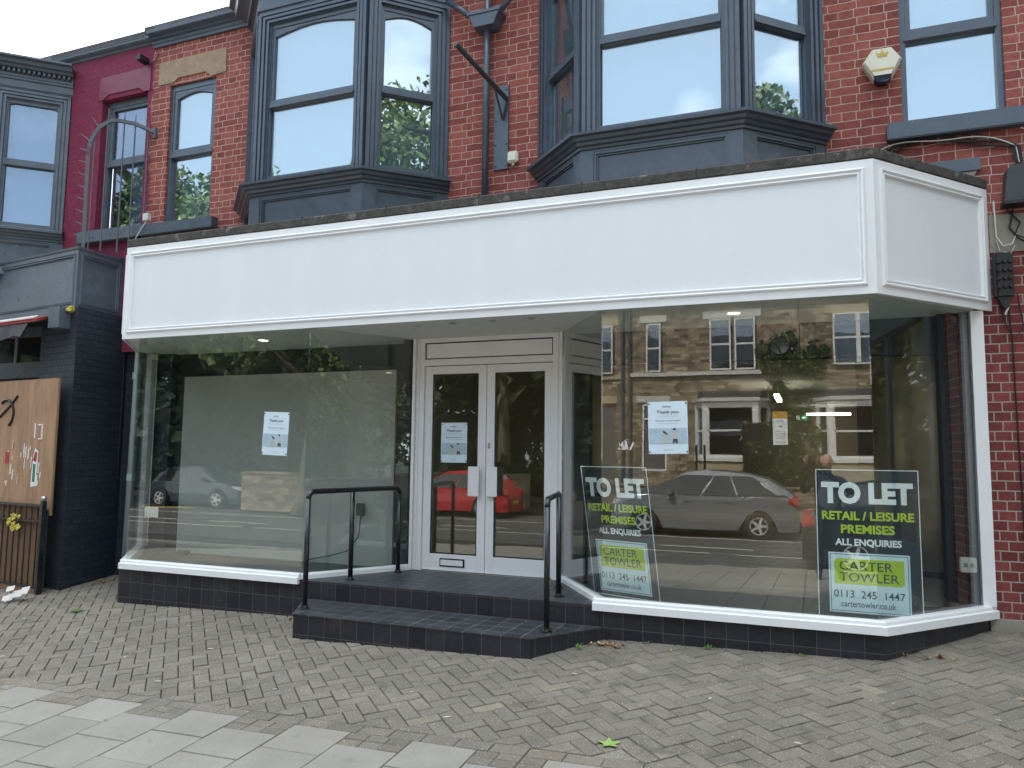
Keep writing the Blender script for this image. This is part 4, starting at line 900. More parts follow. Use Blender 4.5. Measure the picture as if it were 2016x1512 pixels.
b = MB(); b.prism([(-10.2, 6.17, 1.45), (-8.12, 5.90, 1.45), (-8.12, 6.03, 1.50), (-10.2, 6.31, 1.50)], (0, 0, .03)); b.build('canvas_roll', M['red'], aw)
b = MB(); b.prism([(-10.2, 6.16, 1.485), (-8.16, 5.89, 1.485), (-8.14, 5.93, 1.512), (-10.2, 6.20, 1.512)], (0, 0, .012)); b.build('white_stripe', M['litter'], aw)
b = MB(); n = 12; vs = []
for i in range(n+1):
    x_ = -10.2+1.9*i/n; y_ = 6.18-.13*(x_+10.2); vs += [(x_, y_, 1.445), (x_-.02, y_-.05+.02*math.sin(i*2), 1.27+.03*math.sin(i*1.3)), (x_, y_+.012, 1.445), (x_-.02, y_-.035+.02*math.sin(i*2), 1.27+.03*math.sin(i*1.3))]
fs = []
for i in range(n): a = i*4; fs += [(a, a+1, a+5, a+4), (a+2, a+6, a+7, a+3), (a+1, a+3, a+7, a+5), (a, a+4, a+6, a+2)]
b.add(vs, fs); b.build('valance', M['blackcanvas'], aw)
b = MB(); b.box(-8.04, -7.87, 5.98, 6.14, 1.38, 1.62); b.build('end_bracket', M['slate2'], aw)
fo = MB(); bm = bmesh.new(); bmesh.ops.create_icosphere(bm, subdivisions=2, radius=.05)
for v in bm.verts: v.co *= 1+rnd.uniform(-.3, .3); v.co.z *= .8
fo.add([tuple(v.co+Vector((-7.84, 6.10, 1.60))) for v in bm.verts], [tuple(v.index for v in f.verts) for f in bm.faces]); bm.free()
tag(fo.build('foam_lump', M['yellow'], None, (-7.84, 6.1, 1.6)), 'lump of yellow expanding foam under the corner of the dark fascia', 'foam')
# plywood hoarding
hp = thing('plywood_hoarding', 'weathered plywood sheet boarding the shop at far left, with graffiti and torn stickers', 'hoarding', (-8.6, 5.98, -.6))
Mh, Lh = face_frame((-9.80, 6.24), (-7.78, 5.965)); b = MB(Mh); b.cbox(0, Lh-.004, 0, .018, -.72, .79, .002); b.box(.0, Lh-.03, .02, .04, -.72, .805); b.build('sheet', M['ply'], hp)
def arc(cx, cz, r_, a0, a1, n=10): return [(cx+r_*math.cos(R(a0+(a1-a0)*i/n)), -.006, cz+r_*math.sin(R(a0+(a1-a0)*i/n))) for i in range(n+1)]
b = MB(Mh)
b.tube(arc(Lh-1.02, .42, .16, -60, 130), .016, 6); b.tube([(Lh-1.15, -.006, .38), (Lh-.92, -.006, .52), (Lh-.80, -.006, .62)], .014, 6); b.build('graffiti', M['blackmatt'], hp)
b = MB(Mh); q = Lh-.40
for pts in ([(q, -.002, .30), (q, -.002, .13)], [(q+.06, -.002, .28), (q+.14, -.002, .28), (q+.14, -.002, .12), (q+.08, -.002, .12)]): b.tube(pts, .009, 4)
b.build('paint_marks', M['paint'], hp)
b = MB(Mh)
for k in range(26):
    x_ = Lh-rnd.uniform(.22, 1.0); z_ = rnd.uniform(-.42, .02); w_ = rnd.uniform(.006, .025); h_ = rnd.uniform(.03, .14)
    b.prism([(x_, -.001, z_), (x_+w_, -.001, z_+.01), (x_+w_*1.2, -.001, z_+h_), (x_+w_*.3, -.001, z_+h_*.9)], (0, -.0015, 0))
b.build('sticker_scraps', M['paint'], hp)
b = MB(Mh); q = Lh-.42; b.prism([(q, -.0028, -.42), (q+.10, -.0028, -.40), (q+.12, -.0028, -.02), (q+.05, -.0028, .02), (q+.02, -.0028, -.1)], (0, -.001, 0)); b.build('torn_sticker', M['paint'], hp)
b = MB(Mh); b.prism([(q+.02, -.0042, -.12), (q+.09, -.0042, -.14), (q+.10, -.0042, -.03), (q+.06, -.0042, -.02)], (0, -.001, 0)); b.box(Lh-.98, Lh-.90, -.003, -.001, -.16, -.03); b.build('red_print', M['red'], hp)
b = MB(Mh); b.box(q+.03, q+.08, -.0048, -.004, -.36, -.16); b.build('green_print', M['exitgreen'], hp)
# railing with timber slats
fe = thing('garden_railing', 'black metal railing backed with brown timber slats below the plywood at far left', 'fence', (-8.3, 5.9, -1.6))
Mf, Lf = face_frame((-9.90, 6.20), (-7.80, 5.90))
def gl_(u_): p = Mf @ Vector((u_, 0, 0)); return gz(p.x, p.y)
for k, u_ in enumerate(np.arange(.02, Lf-.12, .115)):
    b = MB(Mf); b.cbox(u_, u_+.095, .03, .05, gl_(u_)+.07, -.62, .003); b.build('slat', M['slat'], fe)
b = MB(Mf); b.box(0, Lf, .045, .055, -1.5, -.66); b.build('backing', M['darkroom'], fe)
b = MB(Mf); b.cbox(0, Lf-.02, -.02, .02, -.62, -.595, .004); b.cbox(0, Lf-.02, -.015, .015, -.79, -.765, .004); b.cbox(0, Lf-.02, -.015, .015, -1.50, -1.475, .004)
b.build('rail', M['black'], fe)
for u_ in np.arange(.06, Lf-.08, .115):
    b = MB(Mf); b.tube([(u_, 0, -1.48), (u_, 0, -.61)], .008, 8); b.build('bar', M['black'], fe)
b = MB(Mf); b.cbox(Lf-.03, Lf+.02, -.025, .025, gl_(Lf)-.02, -.555, .004); b.build('post', M['black'], fe)
b = MB(Mf); b.box(0, Lf-.03, -.01, .06, gl_(0)-.06, gl_(0)+.09); b.build('timber_base', M['slat'], fe)
b = MB(Mf); b.lathe([(.001, -.56), (.022, -.55), (.03, -.53), (.022, -.508), (.001, -.50)], (Lf-.005, 0, 0), seg=14); b.build('finial', M['chrome'], fe, smooth=True)
lt = MB(Mf)
for k in range(14):
    u_ = Lf-rnd.uniform(.40, .62); z_ = -.82+rnd.uniform(-.1, .06); lt.prism([(u_, -.03-rnd.random()*.03, z_), (u_+.04, -.04, z_+.03), (u_+.02, -.03, z_+.06), (u_-.02, -.05, z_+.04)], (0, .004, 0))
tag(lt.build('crisp_packet', M['yellow'], None, tuple(Mf @ Vector((Lf-.5, 0, -.82)))), 'crumpled yellow wrapper stuck in the railing bars at far left', 'litter')
lt = MB()
for k in range(12):
    x_, y_ = -7.72+rnd.uniform(-.09, .06), 5.55+rnd.uniform(-.1, .08); z_ = gz(x_, y_)+rnd.uniform(.01, .12)
    lt.prism([(x_, y_, z_), (x_+.08, y_+.02, z_+.02), (x_+.06, y_+.05, z_+.06), (x_-.03, y_+.03, z_+.04)], (.002, .003, .003))
tag(lt.build('crumpled_packaging', M['litter'], None, (-7.7, 5.55, -1.58)), 'crumpled pale packaging on the paving in front of the railing', 'litter')
# anti-climb grille: quarter arch with spikes and bars
gr = thing('spiked_grille', 'arched iron anti climb grille with spikes and bars before the maroon wall', 'grille', (-8.2, 6.6, 2.4))
def gp3(r_, z_): Y_ = 13.444/(.88-r_); return Vector((r_*Y_, Y_, z_))
A = [(-7.93, 6.27, 2.36), (-7.95, 6.27, 3.50)]+[tuple(gp3(-1.268+.085*(1-math.cos(R(i*10)))*1.0, 3.50+.50*math.sin(R(i*10)))) for i in range(1, 9)]+[tuple(gp3(-1.15, 3.99)), (-7.46, 6.79, 3.92)]
b = MB()
def ribbon(mb, pts, w=.020, th=.014):
    for p, q in zip(pts, pts[1:]):
        p, q = Vector(p), Vector(q); d = (q-p).normalized(); s_ = Vector((.66, .75, 0)).cross(d).cross(d).normalized()*w; o_ = d.cross(s_).normalized()*th
        mb.prism([p+s_-o_, p+s_+o_, p-s_+o_, p-s_-o_], tuple(q-p))
ribbon(b, A); b.box(-7.49, -7.44, 6.765, 6.80, 3.85, 3.98); b.build('arch', M['iron'], gr)
for i in range(11):
    if i < 8: p = Vector((-7.945, 6.27, 2.50+i*.15)); d = Vector((-.12, -.02, .05))
    else:
        a = R(20+(i-8)*26); p = gp3(-1.268+.085*(1-math.cos(a)), 3.50+.50*math.sin(a)); d = Vector((-.12*math.cos(a), -.04, .06+.10*math.sin(a)))
    b = MB(); b.tube([p, p+d], [.009, .004], 6); b.build('spike', M['iron'], gr)
for i, (r_, zt) in enumerate(((-1.252, 3.75), (-1.22, 4.10), (-1.178, 4.12), (-1.15, 4.10), (-1.117, 4.06))):
    p = gp3(r_, 2.36); q = gp3(r_, zt); b = MB(); b.tube([p, q-Vector((0, 0, .12)), q], [.0095, .0095, .004], 6); b.build('bar', M['iron'], gr)
t = thing('security_light', 'small black security light under the gutter above the brown stone lintel', 'light fitting', (-7.66, 6.7, 4.9))
b = MB(); b.cbox(-7.70, -7.62, 6.64, 6.78, 4.83, 4.91, .01); b.build('casing', M['blackmatt'], t); b = MB(); b.tube([(-7.62, 6.78, 4.85), (-7.56, 6.78, 4.82), (-7.50, 6.78, 4.90), (-7.48, 6.78, 4.96)], .006, 6); b.build('flex', M['blackmatt'], t)
t = thing('junction_box', 'small white junction box with a dangling flex at the left end of the casement sill', 'junction box', (-7.44, 6.7, 2.82))
b = MB(); b.cbox(-7.485, -7.395, 6.68, 6.74, 2.775, 2.87, .008); b.build('casing', M['intwhite'], t)
b = MB(); b.tube([(-7.44, 6.71, 2.775), (-7.47, 6.68, 2.70), (-7.56, 6.68, 2.58), (-7.62, 6.7, 2.52), (-7.72, 6.7, 2.50)], .007, 6); b.build('flex', M['litter'], t)

nr = thing('next_shopfront', 'dark framed shopfront beyond the brick wall, just outside the right edge', 'shopfront', (4, WY, -1.2))
mb = MB(); ring(mb, 1.80, 7.2, -1.3, 1.75, .16, WY-.12, WY-.01, .5, .45); mb.box(3.2, 3.28, WY-.09, WY-.02, -.8, 1.3); mb.build('window_frame', M['slate'], nr)
mb = MB(); mb.box(1.9, 7.1, WY-.05, WY-.04, -.8, 1.3); mb.build('pane', M['lowglass'], nr)
mb = MB(); mb.box(1.9, 7.2, 7.6, 7.65, -1.2, 1.6); mb.build('inner_wall', M['beige'], nr)
mb = MB(); mb.box(2.35, 2.75, WY+.0, WY+.03, -.8, 1.3); mb.build('curtain', M['beige'], nr)
# ---------------------------------------------------------------- leaves, weeds and litter on the ground
def leafmesh(x_, y_, r_, a, m_, name, lab, cat, grp=None, lobes=5, curl=.25, z_=None, fine=False):
    z0 = gz(x_, y_) if z_ is None else z_; mb = MB(); n = lobes*4; P = []
    for k in range(n):
        t_ = 2*math.pi*k/n; ph = k % 4
        rr = r_*((1.0, .62, .45, .62)[ph] if lobes > 1 else 1)*rnd.uniform(.9, 1.08)
        if lobes == 1: rr = r_*(.35+.65*abs(math.cos(t_)))
        p = Vector((math.cos(t_+a)*rr, math.sin(t_+a)*rr*(.7 if lobes == 1 else 1))); P.append((x_+p.x, y_+p.y, z0+.004+curl*p.length**2/r_*rnd.uniform(.6, 1.4)))
    c_ = (x_, y_, z0+.003); vs = [c_]+P; vs2 = [(p[0], p[1], p[2]+.0012) for p in vs]; k = len(vs)
    fs = [(0, i, i % n+1) for i in range(1, n+1)]; fs2 = [tuple(j+k for j in f[::-1]) for f in fs]
    mb.add(vs+vs2, fs+fs2); tag(mb.build(name, m_, None, (x_, y_, z0), fixn=False), lab, cat, grp)
leafmesh(-1.02, 4.02, .068, .6, M['fresh'], 'maple_leaf', 'pale green lobed leaf lying flat on the block paving near the bottom edge', 'leaf', curl=.08)
leafmesh(-1.27, 4.55, .022, .2, M['weed'], 'green_leaf', 'tiny dark green leaf on the paving right of centre', 'leaf', lobes=1)
for (cx, cy, n, sx_, sy_, place) in ((-4.16, 5.66, 12, .13, .05, 'curled brown dead leaf heaped where the left tiled plinth meets the lower step'), (-1.42, 5.66, 15, .16, .05, 'brown dead leaf in the small heap right of the lower step'), (-7.65, 6.55, 9, .12, .10, 'dead leaf blown against the foot of the dark painted brick wall'), (.75, 5.93, 4, .10, .04, 'dead leaf against the plinth at the right corner')):
    for i in range(n):
        leafmesh(cx+rnd.gauss(0, sx_*.6), cy+rnd.gauss(0, sy_*.6), rnd.uniform(.02, .042), rnd.uniform(0, 6), M['dead'] if rnd.random() < .6 else M['deadpale'], 'dead_leaf', place, 'leaf', place.replace('dead leaf', 'dead leaves')[:60], lobes=rnd.choice((1, 3)), curl=.8)
leafmesh(1.10, 5.25, .035, 1, M['deadpale'], 'dead_leaf', 'lone dead leaf lying out on the paving near the right edge', 'leaf', lobes=3, curl=.6)
leafmesh(-.98, 5.62, .03, 1.3, M['deadpale'], 'dead_leaf', 'lone upright dead leaf below the right window, beside the heap', 'leaf', lobes=1, curl=1.2)
def weed(x_, y_, n, r_, lab, h=.03):
    mb = MB(); z0 = gz(x_, y_)
    for k in range(n):
        a = rnd.uniform(0, 6.28); l = rnd.uniform(.4, 1)*r_; d = Vector((math.cos(a), math.sin(a))); s_ = Vector((-d.y, d.x))*.006
        b0 = Vector((x_, y_))+d*rnd.uniform(0, .02); zt = z0+rnd.uniform(.3, 1)*h; e = b0+d*l; m_ = b0+d*l*.5
        mb.add([(b0.x, b0.y, z0), (m_.x+s_.x, m_.y+s_.y, zt), (e.x, e.y, zt*.5+z0*.5+.004), (m_.x-s_.x, m_.y-s_.y, zt)], [(0, 1, 2, 3)])
    tag(mb.build('weed', M['weed'], None, (x_, y_, z0), fixn=False), lab, 'weed')
weed(-6.62, 5.42, 60, .07, 'spreading green weed in the paving below the left end of the plinth', .02)
weed(-1.62, 5.50, 12, .05, 'small green seedling at the right end of the lower step', .05)
weed(-.72, 5.77, 16, .04, 'low green weed along the foot of the right tiled plinth', .03)
weed(-1.18, 5.78, 8, .025, 'tiny green weed at the plinth foot between the leaf heap and the larger weed', .02)
weed(-.10, 5.77, 10, .03, 'tiny green weed at the plinth foot nearest the right corner', .02)
sp = [(-6.2, 4.9), (-5.5, 4.7), (-4.9, 4.45), (-5.9, 4.2), (-4.4, 4.8), (-5.1, 5.3), (-2.4, 4.4), (-.6, 4.8), (.4, 5.0), (1.3, 6.0), (-3.3, 4.2), (-.1, 4.3), (.9, 4.9), (1.9, 5.8), (-2.0, 4.1), (-6.9, 5.1), (-3.7, 4.9), (-1.5, 5.0), (-5.7, 5.5), (-4.2, 4.1)]
for i, (x_, y_) in enumerate(sp):
    mb = MB(); a = rnd.uniform(0, 3); l = rnd.uniform(.008, .028); w_ = l*.3; c_, s_ = math.cos(a), math.sin(a); z0 = gz(x_, y_)+.003
    mb.prism([(x_+l*c_, y_+l*s_, z0), (x_-w_*s_, y_+w_*c_, z0), (x_-l*c_, y_-l*s_, z0), (x_+w_*s_, y_-w_*c_, z0)], (0, 0, .004))
    tag(mb.build('litter_scrap', M['litter'], None, (x_, y_, z0)), 'tiny pale scrap of litter scattered on the block paving', 'litter', 'pale litter scraps on the paving')

# ================================================================== ACROSS THE STREET (seen in the glass)
HY = -14.3
def hwin(parent, x0, x1, z0, z1, zm, n=1, y=HY+.10, cur=None):
    f = MB(); ring(f, x0, x1, z0, z1, .05, y-.05, y+.03); f.box(x0+.05, x1-.05, y-.04, y+.02, zm-.03, zm+.03)
    for k in range(1, n):
        xm = x0+(x1-x0)*k/n; f.box(xm-.06, xm+.06, y-.04, y+.05, z0+.05, z1-.05)
    o = f.build('window', M['upvc'], parent)
    g = MB(); g.box(x0+.04, x1-.04, y-.03, y-.02, z0+.04, z1-.04); g.build('pane', M['oldglass'], o)
    g = MB(); g.box(x0, x1, y-.3, y-.28, z0, z1); g.build('curtain', cur or M['darkroom'], o)  # plain dark sheet closing the room behind the pane unless cur is given
def house(x0, x1, lab, mirror=1, white=True):
    t = thing('stone_house', lab, 'house', ((x0+x1)/2, HY, -1.7), 'stone terraced houses across the street')
    return t
h1 = house(-6.0, -.3, 'sandstone terraced house with a white bay window, white lintels and ivy, across the street')
def hw(parent, x0, x1, holes):
    mb = MB(); xs_ = [x0, x1]
    w2 = MB(); wall(w2, x0, x1, -1.8, 5.6, 0, holes, -.12)
    for v in w2.v: pass
    mb.v = [(v[0], HY+v[1]*1.0, v[2]) for v in w2.v]; mb.f = w2.f; mb.c = w2.c
    mb.box(x0, x1, HY-9, HY-.5, -1.8, 5.6) if False else None
    mb.add([(x0, HY, -1.8), (x0, HY-8, -1.8), (x0, HY-8, 5.6), (x0, HY, 5.6)], [(0, 1, 2, 3)]); mb.add([(x1, HY, -1.8), (x1, HY-8, -1.8), (x1, HY-8, 5.6), (x1, HY, 5.6)], [(3, 2, 1, 0)])
    mb.build('stone_wall', M['housestone'], parent)
    r_ = MB(); r_.prism([(x0, HY+.35, 5.55), (x0, HY-4, 8.4), (x0, HY-8.3, 5.55)], (x1-x0, 0, 0)); r_.box(x0, x1, HY+.25, HY+.42, 5.42, 5.56); rf = r_.build('roof', M['roofslate'], parent)
    r_ = MB(); r_.box(x0+.1, x0+.9, HY-4.5, HY-3.5, 7.6, 9.5); r_.build('chimney', M['housestone'], rf)
hw(h1, -6.0, -.3, [(-5.25, -4.75, 2.9, 4.56), (-3.10, -2.42, 2.9, 4.62), (-2.30, -1.64, 2.9, 4.62), (-5.42, -4.58, -.48, 1.80), (-3.5, -1.3, -.1, 1.75)])
hwin(h1, -5.25, -4.75, 2.9, 4.56, 3.72); hwin(h1, -3.10, -2.42, 2.9, 4.62, 3.76); hwin(h1, -2.30, -1.64, 2.9, 4.62, 3.76)
mb = MB(); mb.box(-5.50, -4.55, HY-.05, HY+.03, 4.62, 4.87); mb.box(-3.33, -1.45, HY-.05, HY+.03, 4.66, 4.93); mb.box(-5.63, -4.46, HY-.05, HY+.03, 1.86, 2.07); mb.build('lintel', M['ashlar'], h1)
mb = MB(); mb.box(-5.85, -1.45, HY-.02, HY+.12, 2.74, 2.87); mb.build('string_course', M['ashlar'], h1)
mb = MB(); mb.box(-5.42, -4.58, HY-.14, HY-.06, -.48, 1.8); d_ = mb.build('house_door', M['housedoor'], h1); mb = MB(); ring(mb, -5.42, -4.58, -.48, 1.8, .06, HY-.06, HY+.0); mb.box(-5.36, -4.64, HY-.06, HY-.01, 1.27, 1.33); mb.build('frame', M['upvc'], d_)
mb = MB(); mb.tube([(-5.84, HY+.08, -1.6), (-5.84, HY+.08, 5.5)], .05); mb.tube([(-6.10, HY+.08, -1.6), (-6.10, HY+.08, 5.5)], .05); mb.build('downpipe', M['slate'], h1)
def hbay(parent, x0, x1):
    P = [(x1, HY), (x1-.35, HY+.65), (x0+.35, HY+.65), (x0, HY)]
    w = MB(); w.sweep(P, [(-.15, -.12), (.06, -.12), (.06, 0.0), (-.15, 0)]); w.sweep(P, [(-.15, 1.72), (.02, 1.72), (.02, 1.80), (.08, 1.82), (.1, 1.92), (-.15, 1.96)])
    g = MB()
    for a, b_ in zip(P, P[1:]):
        Mx, L = face_frame(a, b_); w.M = Mx; g.M = Mx; n = 2 if L < 1 else 1
        ring(w, .0, L, 0.0, 1.72, .14 if L > 1 else .11, 0, .1, .04, .05); ring(w, .14 if L > 1 else .11, L-(.14 if L > 1 else .11), .04, 1.67, .05, .02, .08)
        w.box(.1, L-.1, .02, .08, .84, .90); g.box(.12, L-.12, .05, .06, .06, 1.66)
    w.M = None; o = w.build('bay_window', M['upvc'], parent); g.build('pane', M['oldglass'], o)
    b = MB(); b.sweep(P, [(-.15, -1.8), (0, -1.8), (0, -.12), (-.15, -.12)]); b.build('bay_base', M['ashlar2'], o)
    b = MB(); b.prism([(p[0], p[1], 1.90) for p in P], (0, 0, .06)); b.prism([(x0+.1, HY, 2.0), (x1-.1, HY, 2.0), (x1-.3, HY+.4, 1.95), (x0+.3, HY+.4, 1.95)], (0, 0, .2)); b.build('bay_roof', M['roofslate'], o)
    b = MB(); b.box(x0+.1, x1-.1, HY-.6, HY-.5, -.2, 1.9); b.build('curtain', M['darkroom'], o)  # plain dark sheet closing the room behind the bay
hbay(h1, -3.62, -1.2)
h2 = house(-.3, 5.4, 'paler sandstone terraced house at the right end of the row across the street')
hw(h2, -.28, 5.4, [(.72, 2.15, 2.97, 4.6), (3.9, 4.5, 2.97, 4.6), (.3, 2.5, -.1, 1.75), (3.6, 4.45, -.48, 1.8)])
hwin(h2, .72, 2.15, 2.97, 4.6, 3.82, 2, cur=M['curtain']); hwin(h2, 3.9, 4.5, 2.97, 4.6, 3.8); hbay(h2, .15, 2.6)
mb = MB(); mb.box(.5, 2.4, HY-.05, HY+.03, 4.62, 4.9); mb.box(3.7, 4.7, HY-.05, HY+.03, 4.62, 4.87); mb.build('lintel', M['ashlar2'], h2)
mb = MB(); mb.box(3.6, 4.45, HY-.14, HY-.06, -.48, 1.8); mb.build('house_door', M['housedoor'], h2)
for i, x0_ in enumerate((5.5, 11.2, 16.9)):
    h4 = house(x0_, x0_+5.6, ('sandstone terraced house one beyond the pale end house', 'sandstone terraced house two beyond the pale end house', 'sandstone terraced house furthest right across the street')[i])
    hw(h4, x0_, x0_+5.6, [(x0_+.6, x0_+1.2, 2.9, 4.56), (x0_+2.9, x0_+4.3, 2.9, 4.6), (x0_+.5, x0_+1.35, -.48, 1.8), (x0_+2.6, x0_+4.6, -.1, 1.75)])
    hwin(h4, x0_+.6, x0_+1.2, 2.9, 4.56, 3.72); hwin(h4, x0_+2.9, x0_+4.3, 2.9, 4.6, 3.76, 2); hbay(h4, x0_+2.5, x0_+4.9)
    mb = MB(); mb.box(x0_+.5, x0_+1.35, HY-.14, HY-.06, -.48, 1.8); mb.build('house_door', M['housedoor'], h4)
h3 = house(-9.3, -6.2, 'light sandstone end house on the left of the row across the street')
hw(h3, -9.3, -6.0, [(-7.35, -6.44, 2.88, 4.56), (-7.2, -6.35, -.48, 1.8)])
hwin(h3, -7.35, -6.44, 2.88, 4.56, 3.72); mb = MB(); mb.box(-7.6, -6.25, HY-.05, HY+.03, 4.58, 5.0); mb.box(-7.5, -6.3, HY-.05, HY+.03, 1.85, 2.1); mb.box(-9.3, -6.15, HY-.02, HY+.06, 2.68, 2.82); mb.build('lintel', M['ashlar2'], h3)
mb = MB(); mb.box(-7.2, -6.35, HY-.14, HY-.06, -.48, 1.8); mb.build('house_door', M['housedoor'], h3)
t = thing('satellite_dish', 'dark grey satellite dish on the stone wall above the ivy across the street', 'satellite dish', (-.88, HY, 3.6))
b = MB(); b.lathe([(.001, 0), (.15, .02), (.28, .07), (.285, .075), (.15, .03), (.001, .01)], (-.88, HY+.25, 3.62), axis='y', seg=20); b.build('dish', M['greyplastic'], t); b = MB(); b.tube([(-.88, HY, 3.5), (-.88, HY+.25, 3.6)], .02); b.tube([(-.88, HY+.28, 3.4), (-.88, HY+.6, 3.55)], .015); b.build('arm', M['greyplastic'], t)
def foliage(mb, n, centres, size, cfun, flat=None, sd=1.0):
    rs = np.random.RandomState(rnd.randint(0, 9999)); C = np.array([c[:3] for c in centres]); rad = np.array([c[3] for c in centres])
    idx = rs.randint(0, len(C), n); d = rs.normal(size=(n, 3)); d /= np.linalg.norm(d, axis=1)[:, None]; d *= rs.uniform(.35, 1.05, n)[:, None]**.6
    p = C[idx]+d*rad[idx][:, None]
    nn = rs.normal(size=(n, 3)); nn += d*.6+np.array([0, 0, .5]); nn /= np.linalg.norm(nn, axis=1)[:, None]
    a = np.cross(nn, rs.normal(size=(n, 3))); a /= np.linalg.norm(a, axis=1)[:, None]; b = np.cross(nn, a)
    s_ = size*rs.uniform(.6, 1.3, n)[:, None]; a *= s_; b *= s_*.75
    V = np.stack([p-a, p-b*.9+a*.1, p+a, p+b*.9+a*.1], 1).reshape(-1, 3)
    k0 = len(mb.v); mb.v += [tuple(v) for v in V.tolist()]; mb.f += [(k0+4*i, k0+4*i+1, k0+4*i+2, k0+4*i+3) for i in range(n)]
    shade = rs.uniform(.6, 1.4, n); yel = rs.uniform(-.1, .25, n); mb.c += [(s*(1+y_), s, s*.8) for s, y_ in zip(shade.tolist(), yel.tolist())]
def tree(x_, y_, h, r_, m_, lab, n=7000, trunk=.3, lean=0, zb=-1.85, cz=.62, size=.13, grp='street trees', elo=-.55):
    t = thing('broadleaf_tree', lab, 'tree', (x_, y_, zb), grp); b = MB(); top = zb+h
    b.tube([(x_, y_, zb-.05), (x_+.02, y_, zb+.4), (x_+lean*.3, y_, zb+h*.25), (x_+lean*.6, y_+.1, zb+h*.5), (x_+lean, y_, zb+h*.8)], [trunk*1.5, trunk, trunk*.85, trunk*.6, trunk*.15], 12)
    cs = []
    for k in range(26):
        a = rnd.uniform(0, 6.28); e = rnd.uniform(elo, 1); rr = r_*math.sqrt(max(0, 1-e*e*.8))*rnd.uniform(.25, .85)
        c = (x_+lean*.7+math.cos(a)*rr, y_+math.sin(a)*rr, zb+h*cz+e*h*(1-cz)*.85, r_*rnd.uniform(.2, .38)); cs.append(c)
        if k < 12:
            s0 = zb+h*rnd.uniform(.28, .6); f_ = (s0-zb)/h
            b.tube([(x_+lean*f_*1.2, y_, s0), ((x_+c[0])/2, (y_+c[1])/2, (s0+c[2])/2+.2), c[:3]], [trunk*.38, trunk*.2, trunk*.05], 7)
    b.build('trunk', M['bark'], t, smooth=True)
    f = MB(); foliage(f, n, cs, size, None); f.build('crown', m_, t, fixn=False)
tree(-14.6, -8.0, 10.6, 4.6, M['leafg'], 'plane tree with a pale flaking trunk on the far pavement', 12000, .30, .8, size=.17)
for x_, y_, h, r_, lab in ((-21, -13.5, 11, 5.5, 'dark dense tree behind the corner stone wall'), (-28, -13, 12, 5.5, 'dark tree further down the road on the left'), (-12.5, -17, 12, 5, 'dark tree standing beside the end house'), (-36, -15, 13, 7, 'large dark tree at the end of the side road'),
        (-18, -20, 13, 6, 'tall dark tree at the back of the corner garden'), (-45, -8, 13, 7, 'dark tree closing the far left end of the road'), (-26, -21, 13, 6, 'dark tree in the second row behind the corner'), (-55, 1, 14, 8, 'dark tree on the near side at the far left end'), (30, -11, 12, 6, 'dark tree at the right end of the houses'), (46, 0, 13, 8, 'dark tree closing the far right end of the road'), (27, 1.5, 11, 5, 'dark tree on the near pavement well to the right')):
    tree(x_, y_, h, r_, M['leafd'], lab, 11000, .35, cz=.42, size=.27, elo=-.95)
tree(-22.5, -8.3, 12.9, 4.2, M['leafg'], 'broad green roadside tree on the left, mirrored in the small casement', 15000, .3, size=.13)
tree(10.0, -1.1, 12.9, 5.0, M['leafg'], 'green street tree on the near pavement to the right, mirrored in the bays', 26000, .25, size=.11)
tree(15.5, 3.6, 14.5, 3.6, M['leafg'], 'second green street tree further right on the near pavement', 15000, .25, size=.12, cz=.5, elo=-.8)
# ivy, hedge, garden wall
iv = MB(); cs = []
for k in range(60):
    z_ = rnd.uniform(-1.2, 4.0); w_ = .5+.25*max(0, z_-1.5) if z_ > 1.5 else .75; cs.append((-.45+rnd.uniform(-w_, w_*.9), HY+.08, z_, .28))
cs += [(-1.3+.25*k, HY+.06, 3.2+.3*math.sin(k), .22) for k in range(8)]
foliage(iv, 9000, cs, .06, None); tag(iv.build('ivy', M['ivy'], None, (-.5, HY, 0), fixn=False), 'ivy climbing the stone wall between the two bay houses across the street', 'ivy', kind='stuff')
hg = thing('clipped_hedge', 'clipped olive green hedge block beside the parking sign across the street', 'hedge', (-1.5, -12.9, -1.7))
h_ = MB(); cs = [(rnd.uniform(-1.9, -.3), rnd.uniform(-13.3, -12.8), rnd.uniform(-1.5, 1.0), .25) for _ in range(90)]; foliage(h_, 9000, cs, .06, None); h_.build('leaves', M['ivy'], hg, fixn=False)
h_ = MB(); h_.box(-2.0, -.25, -13.4, -12.85, -1.7, 1.05); h_.build('core', M['leafd'], hg)
def swall(x0, x1, y0, y1, z1, lab):
    b = MB(); b.box(x0, x1, y0, y1, -1.9, z1); b.cbox(x0-.03, x1+.03, y0-.04, y1+.04, z1, z1+.08, .015)
    tag(b.build('stone_wall', M['housestone'], None, ((x0+x1)/2, y0, -1.85)), lab, 'wall')
swall(-5.9, 5.3, -12.75, -12.45, -.95, 'low coursed stone garden wall behind the parked grey car')
swall(-16.8, -9.4, -12.0, -11.6, -.75, 'stone boundary wall behind the red car')
swall(-17.6, -15.0, -9.0, -8.6, -.72, 'sunlit stone wall on the corner beside the plane tree')
for x_ in (-3.35, -3.1, -1.95, -1.75):
    gp = MB(); gp.cbox(x_-.03, x_+.03, -12.65, -12.55, -.9, .35, .01); gp.box(x_-.04, x_+.04, -12.66, -12.54, .35, .38)
    tag(gp.build('gate_post', M['blackmatt'], None, (x_, -12.6, -.9)), 'black gate post above the garden wall across the street', 'post', 'gate posts on the garden wall')
